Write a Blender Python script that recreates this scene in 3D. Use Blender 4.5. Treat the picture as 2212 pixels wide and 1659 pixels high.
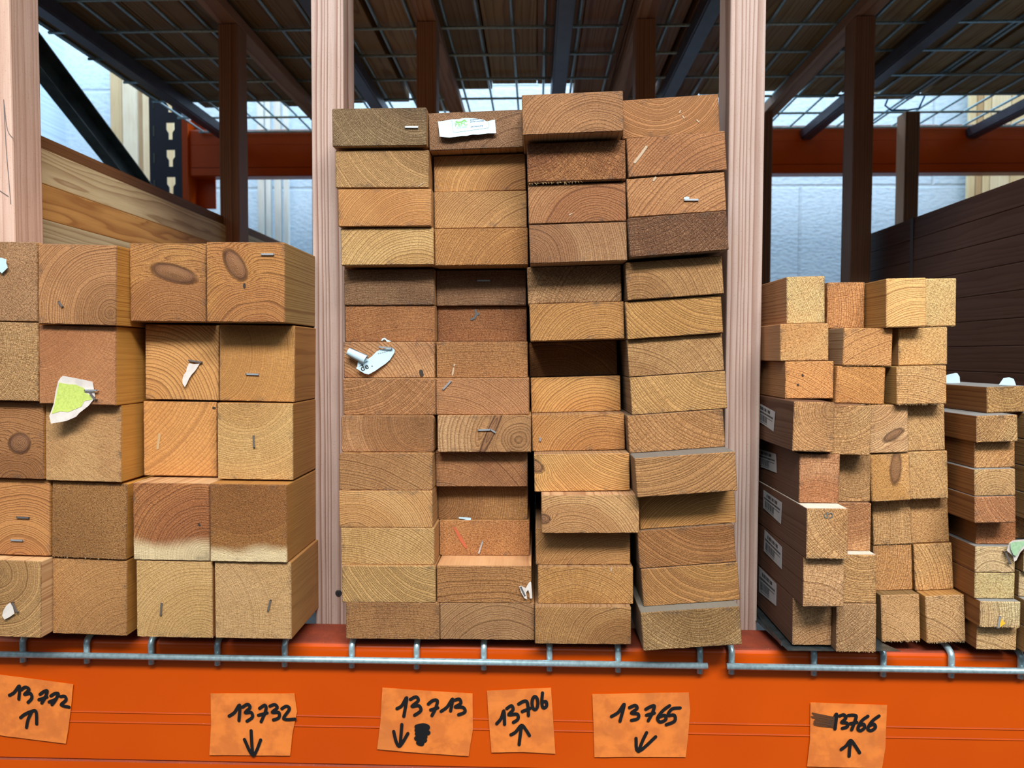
import bpy, bmesh, math, random
from mathutils import Vector, Matrix, noise as mnoise

for o in list(bpy.data.objects): bpy.data.objects.remove(o)
scene = bpy.context.scene
COL = scene.collection
random.seed(7)

# ---------------------------------------------------------------- camera
W, H, F = 2212., 1659., 1600.
CAM = Vector((0, -.96, 1.374))
ROT = Matrix.Rotation(math.radians(1.9), 3, 'Z') @ Matrix.Rotation(math.radians(90 - 2.2), 3, 'X') @ Matrix.Rotation(math.radians(.15), 3, 'Z')
cd = bpy.data.cameras.new('camera'); cam = bpy.data.objects.new('camera', cd); COL.objects.link(cam)
cam.matrix_world = Matrix.Translation(CAM) @ ROT.to_4x4()
cd.sensor_width = 36; cd.lens = 36 * F / W; cd.clip_start = .02; cd.clip_end = 60
cd.dof.use_dof = True; cd.dof.focus_distance = .97; cd.dof.aperture_fstop = 7.5
scene.camera = cam

def ray(px, py):
    return ROT @ Vector(((px - W / 2) / F, -(py - H / 2) / F, -1))
def P(px, py, y=0.):      # point of the photograph on a plane of constant depth
    d = ray(px, py); return CAM + d * ((y - CAM.y) / d.y)
def PX(px, py, x):
    d = ray(px, py); return CAM + d * ((x - CAM.x) / d.x)
def PZ(px, py, z):
    d = ray(px, py); return CAM + d * ((z - CAM.z) / d.z)

# ---------------------------------------------------------------- world, lights, exposure
scene.view_settings.view_transform = 'Standard'; scene.view_settings.look = 'None'
scene.view_settings.exposure = 0.0; scene.view_settings.gamma = 1; scene.view_settings.use_curve_mapping = False
w = bpy.data.worlds.new('sky'); scene.world = w; w.use_nodes = True
bg = w.node_tree.nodes['Background']; bg.inputs[1].default_value = 1.08
wt = w.node_tree; tcw = wt.nodes.new('ShaderNodeTexCoord'); sx_ = wt.nodes.new('ShaderNodeSeparateXYZ'); rp = wt.nodes.new('ShaderNodeValToRGB')
wt.links.new(tcw.outputs['Generated'], sx_.inputs[0]); wt.links.new(sx_.outputs[2], rp.inputs[0]); wt.links.new(rp.outputs[0], bg.inputs[0])
rp.color_ramp.elements[0].position = .15; rp.color_ramp.elements[0].color = (.028, .03, .033, 1)     # dark yard around, overcast sky above
rp.color_ramp.elements[1].position = .55; rp.color_ramp.elements[1].color = (.80, .92, 1.0, 1)
def area(name, loc, target, sx, sy, power, col):
    l = bpy.data.lights.new(name, 'AREA'); l.shape = 'RECTANGLE'; l.size = sx; l.size_y = sy; l.energy = power; l.color = col
    o = bpy.data.objects.new(name, l); COL.objects.link(o); o.location = loc
    o.rotation_euler = (Vector(target) - Vector(loc)).to_track_quat('-Z', 'Y').to_euler(); return o
area('yard_skylight', (.30, -2.35, 3.72), (0, 0, 1.25), 2.8, .6, 200, (1, .97, .94))
area('back_skylight', (.0, 2.95, 4.1), (.0, 3.6, 1.4), 7, .7, 185, (.70, .88, 1))

# ---------------------------------------------------------------- helpers
def s2l(h):
    h = h.lstrip('#'); r = [int(h[i:i+2], 16) / 255 for i in (0, 2, 4)]
    return [c / 12.92 if c <= .04045 else ((c + .055) / 1.055) ** 2.4 for c in r]
def new_obj(name, me, parent=None):
    o = bpy.data.objects.new(name, me); COL.objects.link(o)
    if parent is not None:
        o.parent = parent; o.matrix_parent_inverse = parent.matrix_basis.inverted()
    return o
def tag(o, label=None, cat=None, group=None, kind=None):
    if label: o['label'] = label
    if cat: o['category'] = cat
    if group: o['group'] = group
    if kind: o['kind'] = kind
    return o
def bm_obj(name, bm, mats, parent=None, smooth=False):
    me = bpy.data.meshes.new(name); bm.normal_update(); bm.to_mesh(me); bm.free()
    for m in (mats if isinstance(mats, (list, tuple)) else [mats]): me.materials.append(m)
    if smooth: me.polygons.foreach_set('use_smooth', [True] * len(me.polygons))
    return new_obj(name, me, parent)
def empty(name, loc=(0, 0, 0)):
    o = bpy.data.objects.new(name, None); COL.objects.link(o); o.location = loc; o.empty_display_size = .05
    return o
def box(bm, x0, x1, y0, y1, z0, z1, bev=0):
    r = bmesh.ops.create_cube(bm, size=1)
    for v in r['verts']:
        v.co = Vector((x0 + (v.co.x + .5) * (x1 - x0), y0 + (v.co.y + .5) * (y1 - y0), z0 + (v.co.z + .5) * (z1 - z0)))
    if bev:
        es = {e for v in r['verts'] for e in v.link_edges}
        bmesh.ops.bevel(bm, geom=list(es), offset=bev, segments=2, affect='EDGES', profile=.5)
def tube(bm, pts, r, n=8, cap=True):
    pts = [Vector(p) for p in pts]; rings = []
    up = Vector((0, 0, 1))
    for i, p in enumerate(pts):
        d = ((pts[min(i + 1, len(pts) - 1)] - pts[max(i - 1, 0)])).normalized()
        a = d.cross(up if abs(d.z) < .9 else Vector((1, 0, 0))).normalized(); b = d.cross(a)
        if rings and a.dot(la) < 0: a = -a; b = -b
        la = a
        rings.append([bm.verts.new(p + (a * math.cos(t) + b * math.sin(t)) * r) for t in [2 * math.pi * k / n for k in range(n)]])
    for A, B in zip(rings, rings[1:]):
        best = min(range(n), key=lambda s: (A[0].co - B[s].co).length)
        for k in range(n):
            bm.faces.new((A[k], A[(k + 1) % n], B[(best + k + 1) % n], B[(best + k) % n]))
    if cap:
        bm.faces.new(rings[0]); bm.faces.new(rings[-1])
    bmesh.ops.recalc_face_normals(bm, faces=bm.faces)

# ---------------------------------------------------------------- materials
class NT:
    def __init__(s, name):
        s.m = bpy.data.materials.new(name); s.m.use_nodes = True; s.t = s.m.node_tree; s.n = s.t.nodes
        s.b = s.n['Principled BSDF']
    def link(s, a, b): s.t.links.new(a, b)
    def set(s, sock, v):
        if v is None: return
        if hasattr(v, 'links') or isinstance(v, bpy.types.NodeSocket): s.link(v, sock)
        else:
            try: sock.default_value = v
            except Exception: sock.default_value = tuple(v) + (1,)
    def math(s, op, a, b=None, c=None, clamp=False):
        n = s.n.new('ShaderNodeMath'); n.operation = op; n.use_clamp = clamp
        for i, v in enumerate((a, b, c)): s.set(n.inputs[i], v) if v is not None else None
        return n.outputs[0]
    def comb(s, x, y, z):
        n = s.n.new('ShaderNodeCombineXYZ')
        for i, v in enumerate((x, y, z)): s.set(n.inputs[i], v)
        return n.outputs[0]
    def sep(s, v):
        n = s.n.new('ShaderNodeSeparateXYZ'); s.link(v, n.inputs[0]); return n.outputs
    def noise(s, vec, scale, detail=2, rough=.5, out='Fac'):
        n = s.n.new('ShaderNodeTexNoise'); s.set(n.inputs['Vector'], vec); n.inputs['Scale'].default_value = scale
        n.inputs['Detail'].default_value = detail; n.inputs['Roughness'].default_value = rough; return n.outputs[out]
    def ramp(s, v, pts, interp='LINEAR'):
        n = s.n.new('ShaderNodeValToRGB'); n.color_ramp.interpolation = interp; s.link(v, n.inputs[0])
        e = n.color_ramp.elements
        while len(e) < len(pts): e.new(.5)
        for i, (p, c) in enumerate(pts):
            e[i].position = p; e[i].color = (c, c, c, 1) if not isinstance(c, (tuple, list)) else tuple(c) + (1,)
        return n.outputs[0]
    def mix(s, f, a, b, mode='MIX'):
        n = s.n.new('ShaderNodeMix'); n.data_type = 'RGBA'; n.blend_type = mode; n.clamp_factor = True
        s.set(n.inputs[0], f); s.set(n.inputs[6], a); s.set(n.inputs[7], b); return n.outputs[2]
    def sm(s, v, a, b):
        n = s.n.new('ShaderNodeMapRange'); n.interpolation_type = 'SMOOTHSTEP'; s.set(n.inputs[0], v)
        s.set(n.inputs[1], a); s.set(n.inputs[2], b); return n.outputs[0]
    def attr(s, name):
        n = s.n.new('ShaderNodeAttribute'); n.attribute_type = 'OBJECT'; n.attribute_name = name; return n.outputs['Vector']
    def bump(s, h, strength, dist):
        n = s.n.new('ShaderNodeBump'); n.inputs['Strength'].default_value = strength; n.inputs['Distance'].default_value = dist
        s.link(h, n.inputs['Height']); s.link(n.outputs[0], s.b.inputs['Normal'])

def wood(name, end):
    k = NT(name); M = k.math
    tc = k.n.new('ShaderNodeTexCoord').outputs['Object']
    X, Y, Z = k.sep(tc)
    px, pz, sp = k.sep(k.attr('pith')); hat, fuz, con = k.sep(k.attr('grain'))
    kx, kz, kr = k.sep(k.attr('knot')); kc, ks, kq = k.sep(k.attr('knot_axis')); hx, hz, seed = k.sep(k.attr('half'))
    pl0, plw, pla = k.sep(k.attr('pale'))
    sd = M('MULTIPLY', seed, 7.31)
    cw = k.comb(M('ADD', X, sd), M('ADD', M('MULTIPLY', Y, .12), sd), Z)
    wn = k.sep(k.noise(cw, 15, 3, .5, 'Color'))
    wx = M('MULTIPLY', M('SUBTRACT', wn[0], .5), .011); wz = M('MULTIPLY', M('SUBTRACT', wn[1], .5), .011)
    qx = M('ADD', M('SUBTRACT', X, px), wx); qz = M('ADD', M('SUBTRACT', Z, pz), wz)
    r = M('SQRT', M('ADD', M('MULTIPLY', qx, qx), M('MULTIPLY', qz, qz)))
    ph = M('DIVIDE', r, sp)
    ph = M('ADD', ph, M('MULTIPLY', k.noise(k.comb(M('MULTIPLY', ph, .3), sd, 0), 1, 1), 4))
    # knot
    u = M('SUBTRACT', X, kx); v = M('SUBTRACT', Z, kz)
    if not end: u = M('ADD', u, M('MULTIPLY', Y, 3)); 
    a = M('ADD', M('MULTIPLY', u, kc), M('MULTIPLY', v, ks)); b = M('SUBTRACT', M('MULTIPLY', v, kc), M('MULTIPLY', u, ks))
    b = M('MULTIPLY', b, kq)
    dk = M('DIVIDE', M('SQRT', M('ADD', M('MULTIPLY', a, a), M('MULTIPLY', b, b))), M('MAXIMUM', kr, .0001))
    dk = M('ADD', dk, M('MULTIPLY', M('SUBTRACT', wn[2], .5), .5))
    has = M('GREATER_THAN', kr, .001)
    km = M('MULTIPLY', k.sm(dk, 1.15, .8), has)
    ph = M('ADD', ph, M('MULTIPLY', M('MULTIPLY', M('POWER', 2.718, M('MULTIPLY', M('MULTIPLY', dk, dk), -.55)), 4.5), has))
    pk = M('MULTIPLY', dk, M('DIVIDE', kr, .0021))
    ph = M('ADD', M('MULTIPLY', ph, M('SUBTRACT', 1, km)), M('MULTIPLY', pk, km))
    fr = M('FRACT', ph)
    ring = k.ramp(fr, [(0, .25), (.12, 0), (.45, .08), (.78, .6), (.9, 1), (.96, .95), (1, .25)])
    ring = M('MULTIPLY', ring, con)
    blot = k.sm(k.noise(k.comb(M('ADD', X, sd), M('MULTIPLY', Y, .1), Z), 16, 3, .5), .38, .62)
    h0, h1, h2 = k.sep(k.attr('heart'))
    blot = M('MAXIMUM', M('MULTIPLY', blot, .5), M('MULTIPLY', k.sm(M('ADD', r, M('MULTIPLY', M('SUBTRACT', wn[2], .5), .02)), M('ADD', h0, h1), M('SUBTRACT', h0, h1)), h2))
    base = k.mix(blot, k.attr('tone'), k.attr('tone2')) if end else k.attr('side')
    if end:
        fx = k.noise(k.comb(M('ADD', X, sd), M('MULTIPLY', Z, 1.), 0), 800, 3, .75)
        fm = k.noise(k.comb(Z, M('ADD', X, sd), 3), 380, 3, .6)
        ang = M('ARCTAN2', qz, qx)
        rays = k.noise(k.comb(M('MULTIPLY', ang, 75), M('MULTIPLY', r, 60), sd), 1.6, 2, .5)
        rays = k.sm(rays, .42, .62)
        kerf = k.noise(k.comb(M('MULTIPLY', M('ADD', X, M('MULTIPLY', Z, .35)), 60), M('MULTIPLY', M('SUBTRACT', Z, M('MULTIPLY', X, .35)), 900), sd), 1, 2)
        spk = k.sm(fx, .58, .68)
        rk = M('MULTIPLY', ring, M('SUBTRACT', 1, M('MULTIPLY', M('MULTIPLY', rays, hat), .75)))
        c = k.mix(M('MULTIPLY', rk, .88, clamp=True), base, k.mix(1, base, (.30, .20, .14, 1), 'MULTIPLY'))
        dk2 = M('ADD', M('MULTIPLY', M('ADD', M('MULTIPLY', k.sm(fm, .48, .62), .42), M('MULTIPLY', k.sm(fx, .5, .36), .62)), fuz), M('MULTIPLY', rays, M('MULTIPLY', hat, .5)), clamp=True)
        c = k.mix(dk2, c, k.mix(1, c, (.42, .32, .24, 1), 'MULTIPLY'))
        c = k.mix(M('MULTIPLY', M('SUBTRACT', kerf, .5), .8, clamp=True), c, k.mix(1, c, (.5, .42, .36, 1), 'MULTIPLY'))
        c = k.mix(M('MULTIPLY', M('MULTIPLY', spk, M('ADD', fuz, .15)), .6, clamp=True), c, k.mix(.55, c, (1., .8, .5, 1)))
        pe = k.sm(M('ADD', Z, M('MULTIPLY', M('SUBTRACT', wn[2], .5), .03)), M('ADD', pl0, plw), M('SUBTRACT', pl0, plw))
        c = k.mix(M('MULTIPLY', pe, pla), c, k.mix(M('MULTIPLY', ring, .35), (.78, .6, .34, 1), (.5, .33, .15, 1)))
        c = k.mix(M('MULTIPLY', km, .8), c, k.mix(M('MULTIPLY', ring, .9), k.mix(k.sm(dk, .5, 1.), (.30, .14, .06, 1), (.15, .06, .035, 1)), (.08, .03, .02, 1)))
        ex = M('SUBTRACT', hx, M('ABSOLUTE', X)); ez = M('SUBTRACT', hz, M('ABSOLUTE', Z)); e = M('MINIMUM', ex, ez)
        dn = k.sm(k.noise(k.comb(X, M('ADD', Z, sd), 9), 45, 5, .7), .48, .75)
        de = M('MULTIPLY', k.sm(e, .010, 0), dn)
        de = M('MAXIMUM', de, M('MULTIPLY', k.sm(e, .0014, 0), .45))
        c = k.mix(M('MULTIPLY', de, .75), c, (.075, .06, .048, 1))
        h = M('ADD', M('MULTIPLY', M('SUBTRACT', 1, ring), .5), M('ADD', M('MULTIPLY', fx, M('MULTIPLY', fuz, 1.1)), M('MULTIPLY', M('ADD', fm, M('MULTIPLY', M('MULTIPLY', rays, hat), -.5)), fuz)))
        k.link(c, k.b.inputs['Base Color']); k.b.inputs['Roughness'].default_value = .72
        k.b.inputs['Specular IOR Level'].default_value = .35
        k.bump(h, .8, .0014)
    else:
        ln = k.noise(k.comb(M('ADD', X, sd), M('MULTIPLY', Y, .03), Z), 420, 3, .6)
        l2 = k.noise(k.comb(M('ADD', X, sd), M('MULTIPLY', Y, .35), Z), 14, 3, .5)
        c = k.mix(M('MULTIPLY', ring, .75, clamp=True), base, k.mix(1, base, (.42, .24, .16, 1), 'MULTIPLY'))
        c = k.mix(M('MULTIPLY', k.sm(ln, .4, .75), .3), c, k.mix(1, c, (.6, .5, .42, 1), 'MULTIPLY'))
        c = k.mix(M('MULTIPLY', k.sm(l2, .4, .7), .3), c, k.mix(1, c, (.75, .62, .5, 1), 'MULTIPLY'))
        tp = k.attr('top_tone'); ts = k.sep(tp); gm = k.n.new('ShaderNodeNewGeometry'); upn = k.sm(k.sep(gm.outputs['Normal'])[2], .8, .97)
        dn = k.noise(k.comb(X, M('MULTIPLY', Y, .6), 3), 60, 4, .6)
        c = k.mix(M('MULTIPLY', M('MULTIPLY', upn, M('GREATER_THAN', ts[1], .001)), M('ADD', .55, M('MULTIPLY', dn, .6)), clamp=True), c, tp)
        pit = k.noise(k.comb(M('MULTIPLY', X, 1.), M('MULTIPLY', Y, .5), Z), 900, 2)
        c = k.mix(M('MULTIPLY', k.sm(pit, .62, .72), M('MULTIPLY', fuz, .35)), c, (.12, .07, .05, 1))
        k.link(c, k.b.inputs['Base Color']); k.b.inputs['Roughness'].default_value = .62
        k.b.inputs['Specular IOR Level'].default_value = .3
        k.bump(M('SUBTRACT', ln, M('MULTIPLY', ring, .5)), .35, .0006)
    return k.m
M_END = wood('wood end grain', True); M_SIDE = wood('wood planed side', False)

def simple(name, col, rough=.5, metal=0, spec=.5, nscale=None, namt=.15, bump=0):
    k = NT(name); c = tuple(col) + (1,)
    if nscale:
        tc = k.n.new('ShaderNodeTexCoord').outputs['Object']; n = k.noise(tc, nscale, 4, .6)
        k.link(k.mix(k.sm(n, .35, .7), c, tuple(x * (1 - namt * 2.5) for x in col) + (1,)), k.b.inputs['Base Color'])
        if bump: k.bump(n, .5, bump)
    else: k.b.inputs['Base Color'].default_value = c
    k.b.inputs['Roughness'].default_value = rough; k.b.inputs['Metallic'].default_value = metal; k.b.inputs['Specular IOR Level'].default_value = spec
    return k.m
M_GALV = simple('galvanised wire', (.50, .70, .76), .33, .5, .5, 160, .12, .0002)
M_SHEET = simple('galvanised sheet', (.16, .20, .21), .35, .8, .5, 60, .2)
M_STAPLE = simple('bright staple', (.75, .80, .84), .3, .7)
M_STAPLED = simple('grey staple', (.28, .26, .25), .45, .7)
M_PAPER = simple('white paper', (.55, .74, .83), .8, 0, .2, 90, .03)
M_CREAM = simple('torn paper fibre', (.72, .66, .60), .85, 0, .2, 90, .06)
M_YEL = simple('yellow green print', (.56, .68, .16), .8, 0, .2, 400, .08)
M_GREENP = simple('pale green print', (.38, .60, .36), .8, 0, .2, 400, .08)
M_INK = simple('black marker ink', (.006, .006, .007), .55)
M_INKG = simple('smeared ink', (.10, .045, .02), .6)
M_PRINTG = simple('green print', (.18, .50, .12), .7)
M_PRINTB = simple('dark blue print', (.03, .05, .16), .7)
M_LINE = simple('thin grey print', (.16, .30, .26), .7)
M_BARK = simple('black print', (.02, .02, .02), .7)
M_STICK = simple('grey white sticker', (.50, .51, .52), .5, 0, .4, 40, .05)
M_CHAN = simple('dark lilac channel steel', (.085, .078, .105), .4, .25, .5, 20, .1)
M_BRACE = simple('grey green brace steel', (.11, .14, .14), .4, .5, .5, 12, .2)
M_NAVY = simple('navy upright paint', (.010, .022, .06), .3, .1, .6)
M_SCREW = simple('screw head', (.12, .13, .14), .3, .9)
M_STRAP = simple('blue strap', (.02, .22, .60), .4)
M_SPLINT = simple('pale wood splinters', (.66, .47, .24), .7)
M_FLOOR = simple('dark concrete floor', (.06, .06, .062), .8, 0, .3, 6, .12)
M_STRAPD = simple('dark strap', (.05, .035, .03), .5)

def paint():
    k = NT('orange beam paint'); g = k.n.new('ShaderNodeNewGeometry'); tc = k.n.new('ShaderNodeTexCoord').outputs['Object']
    nz = k.sep(g.outputs['Normal'])[2]
    n1 = k.noise(tc, 45, 4, .65); n2 = k.noise(tc, 700, 2, .5); n3 = k.noise(tc, 5, 2)
    c = k.mix(k.sm(n3, .3, .7), (.62, .082, .0015, 1), (.57, .068, .002, 1))
    up = k.sm(nz, .6, .95)
    dust = k.math('MULTIPLY', up, k.math('ADD', .45, k.math('MULTIPLY', n1, .5)))
    c = k.mix(k.math('MULTIPLY', dust, 1.1, clamp=True), c, (.14, .036, .026, 1))
    sp = k.math('MULTIPLY', up, k.sm(n2, .68, .76)); c = k.mix(k.math('MULTIPLY', sp, .7), c, (.6, .45, .33, 1))
    sc = k.sm(k.noise(tc, 260, 3, .7), .75, .8); c = k.mix(k.math('MULTIPLY', sc, .3), c, (.15, .03, .01, 1))
    k.link(c, k.b.inputs['Base Color'])
    k.link(k.math('ADD', .27, k.math('MULTIPLY', dust, .55)), k.b.inputs['Roughness'])
    k.b.inputs['Specular IOR Level'].default_value = .35
    k.bump(k.noise(tc, 8, 2), .08, .002)
    return k.m
M_PAINT = paint()
def tape():
    k = NT('orange masking tape'); tc = k.n.new('ShaderNodeTexCoord').outputs['Object']
    n = k.noise(tc, 38, 4, .6); n2 = k.noise(tc, 12, 2)
    c = k.mix(k.sm(n, .4, .62), (.84, .235, .042, 1), (.68, .18, .036, 1))
    c = k.mix(k.math('MULTIPLY', k.sm(n2, .5, .75), .5), c, (.55, .17, .045, 1))
    k.link(c, k.b.inputs['Base Color']); k.b.inputs['Roughness'].default_value = .42
    k.bump(k.noise(tc, 55, 2, .5), .25, .0015)
    return k.m
M_TAPE = tape()
def wallm():
    k = NT('painted block wall'); tc = k.n.new('ShaderNodeTexCoord').outputs['Object']
    X, Y, Z = k.sep(tc)
    b = k.n.new('ShaderNodeTexBrick'); b.offset = .5
    k.link(k.comb(k.math('ADD', X, -.02), k.math('ADD', Z, .06), 0), b.inputs['Vector']); b.inputs['Scale'].default_value = 1
    b.inputs['Brick Width'].default_value = 1.6; b.inputs['Row Height'].default_value = .62; b.inputs['Mortar Size'].default_value = .012; b.inputs['Mortar Smooth'].default_value = .6
    n = k.noise(tc, 9, 5, .6); n2 = k.noise(k.comb(X, k.math('MULTIPLY', Z, 1.8), 0), 30, 3, .6)
    c = k.mix(k.sm(n2, .42, .7), (.55, .69, .84, 1), (.46, .61, .78, 1))
    c = k.mix(k.math('MULTIPLY', b.outputs['Fac'], .3), c, (.34, .42, .50, 1))
    k.link(c, k.b.inputs['Base Color']); k.b.inputs['Roughness'].default_value = .8
    k.bump(k.math('SUBTRACT', n2, b.outputs['Fac']), .5, .01)
    return k.m
M_WALL = wallm()

# ---------------------------------------------------------------- timber
def tn_(h, gain=None):
    c = s2l(h)
    if gain and gain > 1.3: c = [c[0], c[1] * .92, c[2] * .93]
    g = .3 * c[0] + .55 * c[1] + .15 * c[2]; return [min(.95, (gain or TGAIN) * (x * .93 + g * .07)) for x in c]
TGAIN = 1.12
def timber(name, w, h, L, tone, tone2=None, side=None, pith=(0, -60), sp=3.5, hatch=.45, fuzz=.6, con=.85, spk=.7, heart=None, gain=None, top=None, knot=None, pale=None, rad=1.2, jit=.00035, seed=None, parent=None, step=.006):
    """a sawn length of wood, its end grain at local y=0, running back along +Y"""
    bm = bmesh.new(); hx, hz = w / 2, h / 2; rr = rad / 1000; pts = []
    def side_pts(a, b):
        n = max(2, int((Vector(b) - Vector(a)).length / step)); return [Vector(a).lerp(Vector(b), i / n) for i in range(n)]
    cs = [((-hx + rr, -hz), (hx - rr, -hz), (hx - rr, -hz + rr), -90), ((hx, -hz + rr), (hx, hz - rr), (hx - rr, hz - rr), 0),
          ((hx - rr, hz), (-hx + rr, hz), (-hx + rr, hz - rr), 90), ((-hx, hz - rr), (-hx, -hz + rr), (-hx + rr, -hz + rr), 180)]
    for a, b, c, an in cs:
        pts += side_pts(a, b)
        for t in (0, 45): pts.append(Vector(c) + Vector((math.cos(math.radians(an + t)), math.sin(math.radians(an + t)))) * rr)
    R = random.Random(seed if seed is not None else random.random())
    r0, r1, r2 = [], [], []
    for p in pts:
        j = R.uniform(0, jit * 2)
        s = Vector((1 - (.0006 + j) / hx, 1 - (.0006 + j) / hz))
        r0.append(bm.verts.new((p.x * s.x, R.uniform(-.0002, .0002), p.y * s.y)))
        r1.append(bm.verts.new((p.x, .0012, p.y))); r2.append(bm.verts.new((p.x, L, p.y)))
    n = len(pts)
    f = bm.faces.new(r0); f.material_index = 0
    for i in range(n):
        k2 = (i + 1) % n
        f = bm.faces.new((r0[k2], r0[i], r1[i], r1[k2])); f.material_index = 0
        f = bm.faces.new((r1[k2], r1[i], r2[i], r2[k2])); f.material_index = 1
    f = bm.faces.new(list(reversed(r2))); f.material_index = 0
    bmesh.ops.recalc_face_normals(bm, faces=bm.faces)
    o = bm_obj(name, bm, [M_END, M_SIDE], parent)
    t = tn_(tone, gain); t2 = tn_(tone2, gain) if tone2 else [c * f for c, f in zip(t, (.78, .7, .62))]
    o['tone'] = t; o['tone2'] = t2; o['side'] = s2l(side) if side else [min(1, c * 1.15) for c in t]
    o['pith'] = [pith[0] / 1000., pith[1] / 1000., sp * spk / 1000.]; o['grain'] = [float(hatch), float(fuzz), float(con)]
    o['top_tone'] = s2l(top) if top else [0., 0., 0.]  # dust on most boards, painted light on two of the right stack
    hr = heart or (R.uniform(35, 95), R.uniform(4, 16), .9)
    o['heart'] = [hr[0] / 1000., hr[1] / 1000., float(hr[2])]
    kn = knot or (0, 0, 0, 0, 1)
    o['knot'] = [kn[0] / 1000., kn[1] / 1000., kn[2] / 1000.]; o['knot_axis'] = [math.cos(math.radians(kn[3])), math.sin(math.radians(kn[3])), float(kn[4])]
    o['half'] = [hx, hz, R.uniform(0, 9)]
    pa = pale or (0, 1, 0); o['pale'] = [pa[0] / 1000., pa[1] / 1000., float(pa[2])]
    return o

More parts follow.
